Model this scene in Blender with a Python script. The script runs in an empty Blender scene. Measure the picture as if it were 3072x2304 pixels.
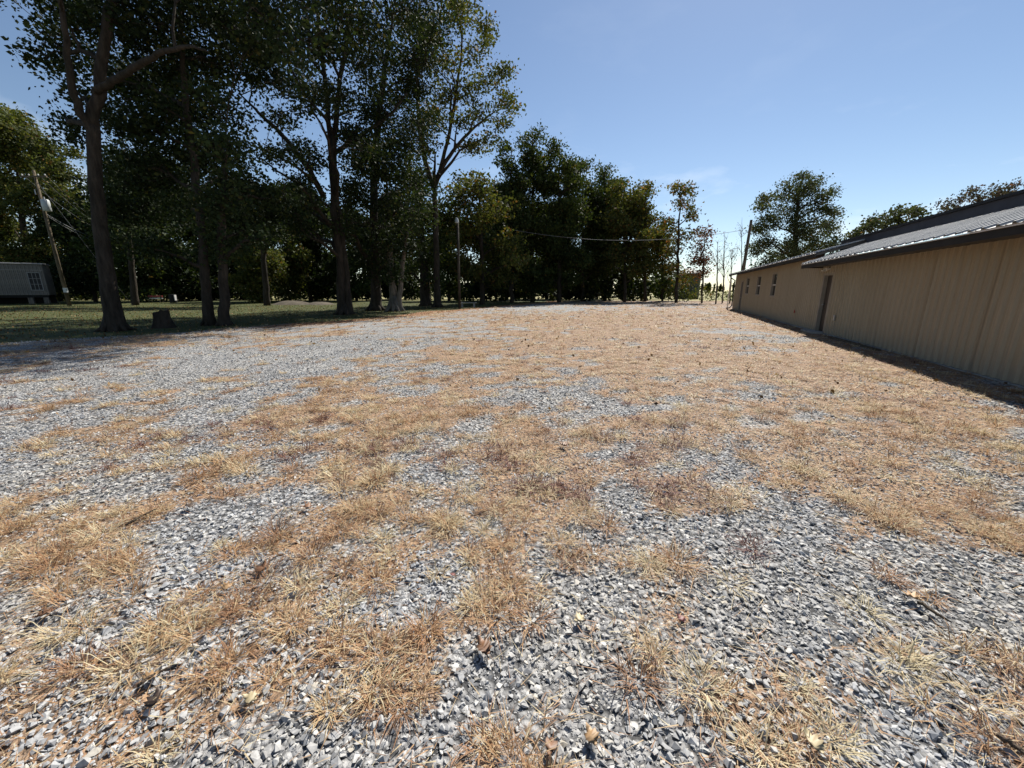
import bpy, bmesh, math, random
import numpy as np
from mathutils import Vector, Matrix

# ------------------------------------------------------------------ camera, sky, sun, exposure
SC = bpy.context.scene
COL = SC.collection
CAMH = 1.5
FPX = 1160.0                      # focal length in pixels of the 3072 px wide photograph
PITCH = math.atan(280 / FPX)      # horizon sits 280 px above the picture centre
CT, ST = math.cos(PITCH), math.sin(PITCH)
cam_d = bpy.data.cameras.new('camera'); cam = bpy.data.objects.new('camera', cam_d); COL.objects.link(cam)
cam.location = (0, 0, CAMH); cam.rotation_euler = (math.pi/2 - PITCH, 0, 0)
cam_d.sensor_width = 36; cam_d.lens = 36 * FPX / 3072; cam_d.clip_start = 0.05; cam_d.clip_end = 6000
SC.camera = cam

SUN_AZ, SUN_EL = math.radians(27), math.radians(47)
W = bpy.data.worlds.new('World'); SC.world = W; W.use_nodes = True
nt = W.node_tree; nt.nodes.clear()
sky = nt.nodes.new('ShaderNodeTexSky'); sky.sky_type = 'NISHITA'; sky.sun_disc = False
sky.sun_elevation = SUN_EL; sky.sun_rotation = SUN_AZ; sky.air_density = 0.95; sky.dust_density = 0.12; sky.ozone_density = 1.3
bg = nt.nodes.new('ShaderNodeBackground'); bg.inputs[1].default_value = 0.066
wo = nt.nodes.new('ShaderNodeOutputWorld')
# thin clouds low in the sky
tc = nt.nodes.new('ShaderNodeTexCoord')
mp = nt.nodes.new('ShaderNodeMapping'); mp.inputs['Scale'].default_value = (1, 1, 2.6)
cn = nt.nodes.new('ShaderNodeTexNoise'); cn.inputs['Scale'].default_value = 5.2; cn.inputs['Detail'].default_value = 7; cn.inputs['Roughness'].default_value = .55
cr = nt.nodes.new('ShaderNodeMapRange'); cr.inputs['From Min'].default_value = .56; cr.inputs['From Max'].default_value = .74; cr.inputs['To Max'].default_value = .55
mx = nt.nodes.new('ShaderNodeMix'); mx.data_type = 'RGBA'; mx.inputs['B'].default_value = (9.5, 10.2, 11.0, 1)
nt.links.new(tc.outputs['Generated'], mp.inputs[0]); nt.links.new(mp.outputs[0], cn.inputs['Vector'])
sz_ = nt.nodes.new('ShaderNodeSeparateXYZ'); nt.links.new(tc.outputs['Generated'], sz_.inputs[0])
lo_ = nt.nodes.new('ShaderNodeMapRange'); lo_.inputs['From Min'].default_value = .10; lo_.inputs['From Max'].default_value = .34; lo_.inputs['To Min'].default_value = 1; lo_.inputs['To Max'].default_value = .06
nt.links.new(sz_.outputs[2], lo_.inputs['Value'])
cm_ = nt.nodes.new('ShaderNodeMath'); cm_.operation = 'MULTIPLY'; nt.links.new(cr.outputs[0], cm_.inputs[0]); nt.links.new(lo_.outputs[0], cm_.inputs[1])
nt.links.new(cn.outputs['Fac'], cr.inputs['Value']); nt.links.new(cm_.outputs[0], mx.inputs['Factor'])
nt.links.new(sky.outputs[0], mx.inputs['A']); nt.links.new(mx.outputs['Result'], bg.inputs[0]); nt.links.new(bg.outputs[0], wo.inputs[0])

sun_d = bpy.data.lights.new('sun', 'SUN'); sun_d.energy = 5.0; sun_d.angle = math.radians(.53); sun_d.color = (1, .955, .88)
sun = bpy.data.objects.new('sun', sun_d); COL.objects.link(sun)
sdir = Vector((math.sin(SUN_AZ)*math.cos(SUN_EL), math.cos(SUN_AZ)*math.cos(SUN_EL), math.sin(SUN_EL)))
sun.rotation_euler = sdir.to_track_quat('Z', 'Y').to_euler(); sun.location = sdir * 60
vs = SC.view_settings; vs.view_transform = 'Standard'; vs.look = 'None'; vs.gamma = 1; vs.exposure = 0.8; vs.use_curve_mapping = False

# ------------------------------------------------------------------ helpers
RNG = np.random.default_rng(7)
K = 3072 / 2212.0
def ray(px, py):                  # pixel of the 2212 px wide working copy -> world direction
    cx = px*K - 1536; cy = 1152 - py*K
    return np.array((cx, FPX*CT + cy*ST, -FPX*ST + cy*CT))
def G(px, py):                    # point on the ground
    r = ray(px, py); k = CAMH / -r[2]
    return np.array((r[0]*k, r[1]*k))
def P(px, py, Y):                 # point at forward distance Y
    r = ray(px, py); k = Y / r[1]
    return np.array((r[0]*k, Y, CAMH + r[2]*k))
def MPP(px, py, Y):               # metres for one working pixel there
    r = ray(px, py); return K * Y / r[1]

def hash2(ix, iy, seed):
    h = (ix.astype(np.int64)*374761393 + iy.astype(np.int64)*668265263 + seed*1442695041) & 0x7fffffff
    h = ((h ^ (h >> 13)) * 1274126177) & 0x7fffffff
    return ((h ^ (h >> 16)) & 0xffff) / 65535.0
def vnoise(x, y, seed):
    ix, iy = np.floor(x), np.floor(y); fx, fy = x-ix, y-iy
    fx = fx*fx*(3-2*fx); fy = fy*fy*(3-2*fy)
    a, b = hash2(ix, iy, seed), hash2(ix+1, iy, seed); c_, d = hash2(ix, iy+1, seed), hash2(ix+1, iy+1, seed)
    return (a*(1-fx)+b*fx)*(1-fy) + (c_*(1-fx)+d*fx)*fy
def fbm(x, y, seed, oct=4):
    v = 0; a = .5; tot = 0
    for i in range(oct):
        v = v + a*vnoise(x*2**i + 17.3*i, y*2**i - 9.1*i, seed+i); tot += a; a *= .55
    return v/tot
def sstep(e0, e1, v):
    t = np.clip((v-e0)/(e1-e0), 0, 1); return t*t*(3-2*t)

def mesh_np(name, V, faces, k, rnd=None, tone=None):
    """mesh from numpy: faces is (n,k)"""
    V = np.asarray(V, dtype=np.float32); faces = np.asarray(faces, dtype=np.int32)
    me = bpy.data.meshes.new(name)
    n = len(faces)
    me.vertices.add(len(V)); me.vertices.foreach_set('co', V.ravel())
    me.loops.add(n*k); me.loops.foreach_set('vertex_index', faces.ravel())
    me.polygons.add(n); me.polygons.foreach_set('loop_start', np.arange(0, n*k, k, dtype=np.int32))
    me.polygons.foreach_set('loop_total', np.full(n, k, dtype=np.int32))
    for nm, arr in (('rnd', rnd), ('tone', tone)):
        if arr is not None:
            at = me.attributes.new(nm, 'FLOAT', 'FACE'); at.data.foreach_set('value', np.asarray(arr, dtype=np.float32))
    me.polygons.foreach_set('use_smooth', np.zeros(n, dtype=bool))
    me.update(calc_edges=True)
    return me
def link(name, me, mat=None, parent=None, smooth=False):
    o = bpy.data.objects.new(name, me); COL.objects.link(o)
    if mat is not None and me is not None and not me.materials: me.materials.append(mat)
    if parent is not None: o.parent = parent
    if smooth: me.polygons.foreach_set('use_smooth', np.ones(len(me.polygons), dtype=bool))
    return o
def tag(o, label=None, cat=None, group=None, kind=None):
    if label: o['label'] = label
    if cat: o['category'] = cat
    if group: o['group'] = group
    if kind: o['kind'] = kind
    return o
def thing(name, label, cat, loc=(0, 0, 0), rotz=0, group=None):
    o = bpy.data.objects.new(name, None); COL.objects.link(o); o.location = loc; o.rotation_euler = (0, 0, rotz)
    o.empty_display_size = .2
    return tag(o, label, cat, group)

class MB:
    """collects boxes / tubes / polygons for ONE mesh"""
    def __init__(s): s.v = []; s.f = []
    def add(s, vs_, fs):
        b = len(s.v); s.v += [tuple(map(float, v)) for v in vs_]; s.f += [tuple(b+i for i in f) for f in fs]; return s
    def box(s, c0, c1, bev=0):
        x0, y0, z0 = c0; x1, y1, z1 = c1
        s.add([(x0,y0,z0),(x1,y0,z0),(x1,y1,z0),(x0,y1,z0),(x0,y0,z1),(x1,y0,z1),(x1,y1,z1),(x0,y1,z1)],
              [(0,3,2,1),(4,5,6,7),(0,1,5,4),(1,2,6,5),(2,3,7,6),(3,0,4,7)]); return s
    def tube(s, pts, rad, n=8, cap=True):
        pts = [np.array(p, float) for p in pts]
        rad = rad if hasattr(rad, '__len__') else [rad]*len(pts)
        rings = []; up = None
        for i, p in enumerate(pts):
            d = pts[min(i+1, len(pts)-1)] - pts[max(i-1, 0)]; d = d/(np.linalg.norm(d)+1e-9)
            if up is None:
                up = np.array((1., 0, 0)) if abs(d[2]) > .8 else np.array((0, 0, 1.))
            u = np.cross(d, up); u /= np.linalg.norm(u)+1e-9; w = np.cross(u, d); up = w
            rings.append([p + rad[i]*(math.cos(2*math.pi*k/n)*u + math.sin(2*math.pi*k/n)*w) for k in range(n)])
        vs_ = [q for r in rings for q in r]; fs = []
        for i in range(len(pts)-1):
            for k in range(n):
                a = i*n+k; b = i*n+(k+1) % n
                fs.append((a, b, b+n, a+n))
        if cap:
            fs.append(tuple(reversed(range(n)))); fs.append(tuple(range((len(pts)-1)*n, len(pts)*n)))
        return s.add(vs_, fs)
    def build(s, name, mat, parent=None, smooth=False, bevel=0):
        me = bpy.data.meshes.new(name); me.from_pydata(s.v, [], s.f); me.update()
        if bevel:
            bm = bmesh.new(); bm.from_mesh(me)
            bmesh.ops.bevel(bm, geom=bm.edges[:], offset=bevel, segments=1, affect='EDGES'); bm.to_mesh(me); bm.free()
        bm = bmesh.new(); bm.from_mesh(me); bmesh.ops.recalc_face_normals(bm, faces=bm.faces[:]); bm.to_mesh(me); bm.free()
        return link(name, me, mat, parent, smooth)

# ------------------------------------------------------------------ materials
def mat(name):
    m = bpy.data.materials.new(name); m.use_nodes = True
    n = m.node_tree; b = n.nodes['Principled BSDF']; return m, n, b
def nd(n, t, **kw):
    x = n.nodes.new(t)
    for k, v in kw.items(): setattr(x, k, v)
    return x
def ramp(n, src, stops, interp='LINEAR'):
    r = nd(n, 'ShaderNodeValToRGB'); e = r.color_ramp; e.interpolation = interp
    while len(e.elements) < len(stops): e.elements.new(.5)
    for el, (p, c) in zip(e.elements, stops): el.position = p; el.color = (*c, 1)
    n.links.new(src, r.inputs[0]); return r.outputs[0]
def noise(n, scale, detail=4, rough=.55, vec=None, mapscale=None):
    x = nd(n, 'ShaderNodeTexNoise'); x.inputs['Scale'].default_value = scale; x.inputs['Detail'].default_value = detail; x.inputs['Roughness'].default_value = rough
    if vec is not None:
        if mapscale:
            m_ = nd(n, 'ShaderNodeMapping'); m_.inputs['Scale'].default_value = mapscale; n.links.new(vec, m_.inputs[0]); vec = m_.outputs[0]
        n.links.new(vec, x.inputs['Vector'])
    return x.outputs['Fac']
def math_(n, op, a, b=None, c=None):
    x = nd(n, 'ShaderNodeMath', operation=op)
    for i, v in enumerate((a, b, c)):
        if v is None: continue
        if isinstance(v, (int, float)): x.inputs[i].default_value = v
        else: n.links.new(v, x.inputs[i])
    return x.outputs[0]
def mixc(n, f, a, b, blend='MIX'):
    x = nd(n, 'ShaderNodeMix', data_type='RGBA', blend_type=blend)
    for k, v in (('Factor', f), ('A', a), ('B', b)):
        i = x.inputs[k] if k == 'Factor' else [q for q in x.inputs if q.name == k and q.type == 'RGBA'][0]
        if isinstance(v, (int, float)): i.default_value = v
        elif isinstance(v, tuple): i.default_value = (*v, 1)
        else: n.links.new(v, i)
    return [q for q in x.outputs if q.type == 'RGBA'][0]
def attr(n, name): return nd(n, 'ShaderNodeAttribute', attribute_name=name).outputs['Fac']
def bump(n, b, h, strength, dist):
    x = nd(n, 'ShaderNodeBump'); x.inputs['Strength'].default_value = strength; x.inputs['Distance'].default_value = dist
    n.links.new(h, x.inputs['Height']); n.links.new(x.outputs[0], b.inputs['Normal'])
def simple(name, col, rough=.7, metal=0, var=.25, scale=6, bmp=0, spec=.3):
    m, n, b = mat(name)
    oc = nd(n, 'ShaderNodeTexCoord').outputs['Object']
    f = noise(n, scale, 5, .6, oc)
    lo = tuple(c*(1-var) for c in col); hi = tuple(min(1, c*(1+var)) for c in col)
    n.links.new(ramp(n, f, [(.3, lo), (.7, hi)]), b.inputs['Base Color'])
    b.inputs['Roughness'].default_value = rough; b.inputs['Metallic'].default_value = metal; b.inputs['Specular IOR Level'].default_value = spec
    if bmp: bump(n, b, noise(n, scale*6, 5, .6, oc), bmp, .01)
    return m
def leafmat(name, stops, trans=.3, rough=.55):
    m, n, b = mat(name)
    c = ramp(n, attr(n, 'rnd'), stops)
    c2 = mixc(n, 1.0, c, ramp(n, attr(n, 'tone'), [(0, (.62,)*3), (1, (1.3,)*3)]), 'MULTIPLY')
    n.links.new(c2, b.inputs['Base Color']); b.inputs['Roughness'].default_value = .7; b.inputs['Specular IOR Level'].default_value = .15
    t = nd(n, 'ShaderNodeBsdfTranslucent'); n.links.new(mixc(n, 1.0, c2, (1.25, 1.25, .6), 'MULTIPLY'), t.inputs[0])
    ms = nd(n, 'ShaderNodeMixShader'); ms.inputs[0].default_value = trans
    n.links.new(b.outputs[0], ms.inputs[1]); n.links.new(t.outputs[0], ms.inputs[2])
    n.links.new(ms.outputs[0], n.nodes['Material Output'].inputs[0])
    return m

M = {}
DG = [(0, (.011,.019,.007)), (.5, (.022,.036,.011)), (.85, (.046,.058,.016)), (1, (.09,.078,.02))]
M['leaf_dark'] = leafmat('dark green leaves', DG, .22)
M['leaf_mid'] = leafmat('mid green leaves', [(0, (.022,.036,.010)), (.5, (.042,.060,.016)), (.9, (.08,.088,.024)), (1, (.13,.08,.025))], .3)
M['leaf_olive'] = leafmat('olive green leaves', [(0, (.034,.048,.013)), (.5, (.064,.078,.02)), (.88, (.11,.105,.028)), (1, (.17,.09,.028))], .32)
M['leaf_orange'] = leafmat('autumn leaves', [(0, (.04,.05,.014)), (.5, (.075,.085,.02)), (.8, (.15,.09,.028)), (1, (.24,.08,.03))], .35)
M['leaf_red'] = leafmat('reddish leaves', [(0, (.035,.035,.016)), (.5, (.08,.05,.025)), (1, (.18,.045,.035))], .35)
M['leaf_mauve'] = leafmat('mauve grey leaves', [(0, (.03,.034,.024)), (.6, (.055,.05,.04)), (1, (.11,.055,.055))], .3)
M['leaf_grey'] = leafmat('grey green leaves', [(0, (.035,.05,.022)), (.5, (.06,.075,.035)), (.9, (.10,.10,.05)), (1, (.18,.09,.05))], .3)

def barkmat(name, col):
    m, n, b = mat(name)
    oc = nd(n, 'ShaderNodeTexCoord').outputs['Object']
    f = noise(n, 7, 6, .65, oc, (1, 1, .22))
    g = noise(n, 1.3, 3, .5, oc)
    c = ramp(n, f, [(.32, tuple(v*.45 for v in col)), (.55, col), (.75, tuple(v*1.5 for v in col))])
    c = mixc(n, 1.0, c, ramp(n, g, [(.3, (.75,.78,.72)), (.7, (1.2,1.15,1.1))]), 'MULTIPLY')
    n.links.new(c, b.inputs['Base Color']); b.inputs['Roughness'].default_value = .9; b.inputs['Specular IOR Level'].default_value = .15
    bump(n, b, f, 1.0, .12); return m
M['bark'] = barkmat('rough dark bark', (.048, .039, .031))
M['bark_grey'] = barkmat('smooth grey bark', (.17, .15, .13))
M['weathered_pole'] = barkmat('weathered pole wood', (.15, .12, .085))

# ------------------------------------------------------------------ ground layout (world space)
XB_Y = np.array([-30., -10, 10.3, 15.4, 23.7, 32.7, 45, 58, 80]); XB_X = np.array([-47., -31, -14.8, -11.3, -7.4, -4.3, 1, 6, 14])
def xb(y): return np.interp(y, XB_Y, XB_X)
BL = math.radians(21); SB, CB = math.sin(BL), math.cos(BL)          # direction of the long building
def BW(t, q, z=0): return (t*SB + q*CB, t*CB - q*SB, z)             # building frame: along, across, up
# patches: pixel centre, half sizes, weight (>0 bare gravel, <0 dry grass)
PATCH = [(230,812,380,52,.80),(700,775,210,40,.62),(120,1035,230,60,.45),(360,1105,240,55,.36),(900,712,260,22,.50),(1165,668,95,9,.7),
 (1590,718,85,8,.8),(1690,733,60,7,.4),(1160,850,95,28,.45),(1590,900,200,32,.42),(1340,1290,200,70,.26),(1180,1480,260,100,.14),(1900,1330,330,120,.34),
 (2080,1250,170,130,.28),(1700,1140,180,35,.30),(640,1150,150,40,.20),(60,900,150,25,.25),(520,985,140,20,.2),(1030,1140,120,30,.22),(820,1560,160,80,.22),
 (1250,730,260,48,-.6),(1900,970,360,75,-.42),(1620,800,330,36,-.45),(1400,690,300,20,-.5),(820,880,260,30,-.34),(420,905,280,20,-.25),(300,1440,380,150,-.32),(1350,1560,200,60,-.12),(1000,1300,160,60,-.2),
 (620,1270,190,70,-.28),(1430,1225,110,50,-.30),(1930,1600,240,50,-.42),(1330,1010,240,60,-.22),(1650,1450,110,80,-.25),(1240,930,260,30,-.25),
 (1900,820,220,45,-.5),(2050,900,200,40,-.4),(720,1020,170,22,-.2),(250,1200,200,40,-.2),(1200,650,300,8,-.3)]
PW = []
for px, py, rx, ry, w in PATCH:
    c0 = G(px, py); e = G(px+rx, py); y1 = G(px, py-ry); y2 = G(px, py+ry)
    PW.append((c0[0], (y1[1]+y2[1])/2, abs(e[0]-c0[0]), abs(y1[1]-y2[1])/2, w))
def straw_at(x, y):
    x = np.asarray(x, float); y = np.asarray(y, float)
    s = np.full(x.shape, .60)
    for cx, cy, rx, ry, w in PW:
        s = s - w*np.exp(-(((x-cx)/rx)**2 + ((y-cy)/ry)**2)*.9)
    n1 = fbm(x*.9, y*.9, 11, 4)-.5; n2 = fbm(x*2.3, y*2.3, 31, 3)-.5
    q = x*CB - y*SB
    n3 = fbm(x*6.5, y*6.5, 131, 2)-.5
    kf = .72 + .25*sstep(6, 14, np.hypot(x, y))
    s = s*kf + .57*(1-kf) - .01 + n1*1.1 + n2*2.0 + n3*1.45 + .3*sstep(3.0, 4.6, q)*sstep(4, 9, y)
    return sstep(.34, .66, s)
def lawn_at(x, y):
    d = xb(y) - x + (fbm(x*.35, y*.35, 71, 3)-.5)*2.2
    return sstep(-.6, 1.2, d)
def gz(x, y):
    x = np.asarray(x, float); y = np.asarray(y, float)
    r = np.hypot(x, y)
    return (.030*(fbm(x*.7, y*.7, 5, 3)-.5) + .10*(fbm(x*.12, y*.12, 55, 2)-.5)*sstep(6, 16, r)) * (1 - sstep(60, 90, r))

xs = np.concatenate([[-3000,-1200,-500,-220,-130,-95,-75,-62], np.arange(-52,-16,.7), np.arange(-16, 20, .3), np.arange(20, 40, .7), [45,52,62,80,110,160,300,700,1500,3000]])
ys = np.concatenate([[-3000,-800,-200,-60,-30,-15,-9,-6,-4,-2.5,-1.5,-.8], np.arange(-.4, 9, .22), np.arange(9, 30, .4), np.arange(30, 66, .8), [68,72,78,86,98,115,140,180,260,420,800,1600,3200]])
gx, gy = np.meshgrid(xs, ys); nx, ny = len(xs), len(ys)
V = np.stack([gx.ravel(), gy.ravel(), gz(gx.ravel(), gy.ravel())], 1)
ii = (np.arange(ny-1)[:, None]*nx + np.arange(nx-1)[None, :]).ravel()
F = np.stack([ii, ii+1, ii+1+nx, ii+nx], 1)
me = mesh_np('ground', V, F, 4)
def vattr(nm, arr):
    a = me.attributes.new(nm, 'FLOAT', 'POINT'); a.data.foreach_set('value', np.asarray(arr, dtype=np.float32))
X, Y_ = V[:, 0], V[:, 1]
lawn = lawn_at(X, Y_); st = straw_at(X, Y_)
vattr('straw', st); vattr('lawn', lawn)
vattr('litter', np.exp(-((X-xb(Y_)-.2)/1.6)**2) * sstep(12, 20, Y_))
vattr('field', sstep(58, 66, Y_ + .35*(X-20)*(X > 20)))
m, n, b = mat('gravel lot and lawn')
oc = nd(n, 'ShaderNodeTexCoord').outputs['Object']
vor = nd(n, 'ShaderNodeTexVoronoi'); vor.inputs['Scale'].default_value = 30; n.links.new(oc, vor.inputs['Vector'])
vd = vor.outputs['Distance']
vbw = nd(n, 'ShaderNodeSeparateColor'); n.links.new(vor.outputs['Color'], vbw.inputs[0])
gcol = ramp(n, vbw.outputs[0], [(0, (.2,.2,.198)), (.45, (.35,.348,.342)), (.8, (.45,.447,.435)), (1, (.60,.59,.56))])
gcol = mixc(n, ramp(n, vd, [(.35, (0,0,0)), (.75, (1,1,1))]), gcol, (.07,.07,.07))
gcol = mixc(n, 1.0, gcol, ramp(n, noise(n, 1.1, 4, .6, oc), [(.3, (.82,.82,.84)), (.7, (1.1,1.08,1.05))]), 'MULTIPLY')
sn1 = noise(n, 34, 5, .7, oc, (1, .55, 1)); sn2 = noise(n, 3.2, 4, .6, oc)
scol = ramp(n, sn1, [(.3, (.10,.07,.05)), (.44, (.20,.135,.085)), (.56, (.33,.225,.145)), (.72, (.46,.345,.235))])
scol = mixc(n, 1.0, scol, ramp(n, sn2, [(.3, (.76,.68,.64)), (.5, (1,1,1)), (.72, (1.1,.92,.78))]), 'MULTIPLY')
ln1 = noise(n, 1.4, 5, .65, oc); ln2 = noise(n, 45, 4, .7, oc)
lcol = ramp(n, ln1, [(.3, (.03,.045,.014)), (.5, (.055,.066,.02)), (.66, (.10,.085,.036)), (.8, (.13,.085,.05))])
lcol = mixc(n, 1.0, lcol, ramp(n, ln2, [(.3, (.6,.6,.6)), (.7, (1.3,1.3,1.3))]), 'MULTIPLY')
br = noise(n, 9, 4, .65, oc)
br2 = noise(n, 27, 3, .6, oc)
sf = math_(n, 'ADD', attr(n, 'straw'), math_(n, 'MULTIPLY', math_(n, 'SUBTRACT', br, .5), 1.6))
sf = math_(n, 'ADD', sf, math_(n, 'MULTIPLY', math_(n, 'SUBTRACT', br2, .56), 1.3))
sf = ramp(n, sf, [(.42, (0,0,0)), (.72, (.95,.95,.95))])
col = mixc(n, sf, gcol, scol)
lf = math_(n, 'ADD', attr(n, 'litter'), math_(n, 'MULTIPLY', math_(n, 'SUBTRACT', br, .5), 1.2))
col = mixc(n, ramp(n, lf, [(.45, (0,0,0)), (.7, (.9,.9,.9))]), col, mixc(n, br, (.16,.07,.03), (.28,.14,.06)))
wf = math_(n, 'ADD', attr(n, 'lawn'), math_(n, 'MULTIPLY', math_(n, 'SUBTRACT', br, .5), .9))
col = mixc(n, ramp(n, wf, [(.42, (0,0,0)), (.62, (1,1,1))]), col, lcol)
fcol = ramp(n, noise(n, .03, 4, .6, oc, (1, 3, 1)), [(.3, (.16,.17,.06)), (.6, (.28,.24,.11))])
col = mixc(n, attr(n, 'field'), col, fcol)
n.links.new(col, b.inputs['Base Color']); b.inputs['Roughness'].default_value = .9; b.inputs['Specular IOR Level'].default_value = .2
hgt = math_(n, 'ADD', math_(n, 'MULTIPLY', math_(n, 'SUBTRACT', 1.0, vd), 1.0), math_(n, 'MULTIPLY', sn1, .9))
bump(n, b, hgt, .9, .022)
M['ground'] = m
tag(link('ground', me, m, None, True), 'gravel lot with dry grass running into lawn and fields', None, None, 'structure')

# ------------------------------------------------------------------ gravel stones (uncountable)
def hull_variants(num, npts, seed):
    rr = random.Random(seed); out = []
    for _ in range(num):
        bm = bmesh.new()
        for i in range(npts):
            v = Vector((rr.gauss(0, 1), rr.gauss(0, 1), rr.gauss(0, 1))).normalized() * rr.uniform(.8, 1.05)
            bm.verts.new(v)
        res = bmesh.ops.convex_hull(bm, input=bm.verts[:])
        bmesh.ops.delete(bm, geom=list({g for g in list(res['geom_interior']) + list(res['geom_unused']) if isinstance(g, bmesh.types.BMVert)}), context='VERTS')
        bmesh.ops.triangulate(bm, faces=bm.faces[:]); bm.normal_update()
        bm.verts.index_update()
        out.append((np.array([v.co[:] for v in bm.verts]), np.array([[v.index for v in f.verts] for f in bm.faces]))); bm.free()
    return out
def rot_mats(N, rng, flat=.5):
    a = rng.uniform(0, 2*math.pi, N); tx = rng.normal(0, flat, N); ty = rng.normal(0, flat, N)
    ca, sa = np.cos(a), np.sin(a); cx, sx = np.cos(tx), np.sin(tx); cy, sy = np.cos(ty), np.sin(ty)
    Z = np.zeros(N); O = np.ones(N)
    Rz = np.stack([ca,-sa,Z, sa,ca,Z, Z,Z,O], 1).reshape(N,3,3)
    Rx = np.stack([O,Z,Z, Z,cx,-sx, Z,sx,cx], 1).reshape(N,3,3)
    Ry = np.stack([cy,Z,sy, Z,O,Z, -sy,Z,cy], 1).reshape(N,3,3)
    return Rz @ Rx @ Ry
def view_points(y0, y1, dens, rng):
    """random points in the wedge of ground in view between two distances"""
    w1 = 1.36*y1 + .9
    N = int(dens * 2*w1*(y1-y0)); x = rng.uniform(-w1, w1, N); y = rng.uniform(y0, y1, N)
    k = np.abs(x) < 1.36*y + .9
    x, y = x[k], y[k]
    q = x*CB - y*SB
    k = (q < 5.35) & (x > xb(y) - 1.0)
    return x[k], y[k]
def scatter_stones(bands, seed):
    rng = np.random.default_rng(seed); Vs, Fs, Rs, Ts = [], [], [], []; off = 0
    for y0, y1, dens, npts, smin, smax, keep in bands:
        var = hull_variants(20, npts, seed+npts)
        x, y = view_points(y0, y1, dens, rng)
        s = straw_at(x, y); kp = rng.random(len(x)) < (1 - s*keep); x, y, s = x[kp], y[kp], s[kp]
        N = len(x); size = smin*(smax/smin)**(rng.random(N)**2.1)/2
        # patches of coarser stone
        size *= .75 + .6*fbm(x*.8+4, y*.8, 91, 3)
        sc = np.stack([size*rng.uniform(.85, 1.4, N), size*rng.uniform(.7, 1.05, N), size*rng.uniform(.4, .72, N)], 1)
        R = rot_mats(N, rng, .27); z = gz(x, y) + size*rng.uniform(-.05, .55, N)
        pick = rng.integers(0, len(var), N); rn = rng.random(N); tn = fbm(x*1.3, y*1.3, 77, 2)
        for vi, (bv, bf) in enumerate(var):
            ids = np.nonzero(pick == vi)[0]
            if not len(ids): continue
            pv = np.einsum('nij,nkj->nki', R[ids], bv[None]*sc[ids][:, None, :]) + np.stack([x[ids], y[ids], z[ids]], 1)[:, None, :]
            Vs.append(pv.reshape(-1, 3)); Fs.append((bf[None] + (off + np.arange(len(ids))*len(bv))[:, None, None]).reshape(-1, 3)); off += len(ids)*len(bv)
            Rs.append(np.repeat(rn[ids], len(bf))); Ts.append(np.repeat(tn[ids], len(bf)))
    return np.concatenate(Vs), np.concatenate(Fs), np.concatenate(Rs), np.concatenate(Ts)
m, n, b = mat('crushed limestone')
oc = nd(n, 'ShaderNodeTexCoord').outputs['Object']
c = ramp(n, attr(n, 'rnd'), [(0, (.21,.212,.215)), (.2, (.31,.312,.315)), (.65, (.39,.392,.39)), (.86, (.45,.45,.44)), (.95, (.40,.37,.31)), (1, (.55,.545,.53))])
c = mixc(n, 1.0, c, ramp(n, noise(n, 55, 4, .6, oc), [(.3, (.72,.72,.72)), (.7, (1.15,1.15,1.15))]), 'MULTIPLY')
c = mixc(n, 1.0, c, ramp(n, attr(n, 'tone'), [(.3, (.97,.98,1.0)), (.7, (1.04,1.0,.94))]), 'MULTIPLY')
n.links.new(c, b.inputs['Base Color']); b.inputs['Roughness'].default_value = .8; b.inputs['Specular IOR Level'].default_value = .3
M['stone'] = m
V, F, R_, T_ = scatter_stones([(.75, 2.0, 7200, 8, .007, .042, .4), (2.0, 4.0, 3600, 7, .010, .041, .45), (4.0, 7.2, 850, 7, .017, .05, .65), (7.2, 13, 170, 6, .028, .062, .85)], 3)
tag(link('gravel', mesh_np('gravel', V, F, 3, R_, T_), M['stone']), 'grey crushed stone gravel covering the lot', 'gravel', None, 'stuff')
print('stones tris', len(F))

# ------------------------------------------------------------------ dry grass (uncountable)
def blades(base, ang, tilt, L, w, rnd, seg=2):
    """thin bent blades; base (N,3). returns V,F,rnd"""
    N = len(base); d = np.stack([np.cos(ang), np.sin(ang)], 1); p = np.stack([-d[:, 1], d[:, 0]], 1)
    hx = np.sin(tilt)*L; hz = np.cos(tilt)*L
    tip = base + np.stack([d[:, 0]*hx, d[:, 1]*hx, np.maximum(hz, .004) - .18*hx], 1)
    tip[:, 2] = np.maximum(tip[:, 2], base[:, 2] + .004)
    side = np.stack([p[:, 0]*w, p[:, 1]*w, np.zeros(N)], 1)
    if seg == 1:
        V = np.stack([base-side, base+side, tip], 1).reshape(-1, 3)
        F = np.arange(N*3).reshape(N, 3); return V, F, rnd
    mid = base + np.stack([d[:, 0]*hx*.5, d[:, 1]*hx*.5, hz*.62 + .02*L], 1)
    V = np.stack([base-side, base+side, mid+side*.8, mid-side*.8, tip], 1).reshape(-1, 3)
    o = (np.arange(N)*5)[:, None]
    F = np.concatenate([o+np.array([[0,1,2]]), o+np.array([[0,2,3]]), o+np.array([[3,2,4]])], 0)
    return V, F, np.tile(rnd, 3)
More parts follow.
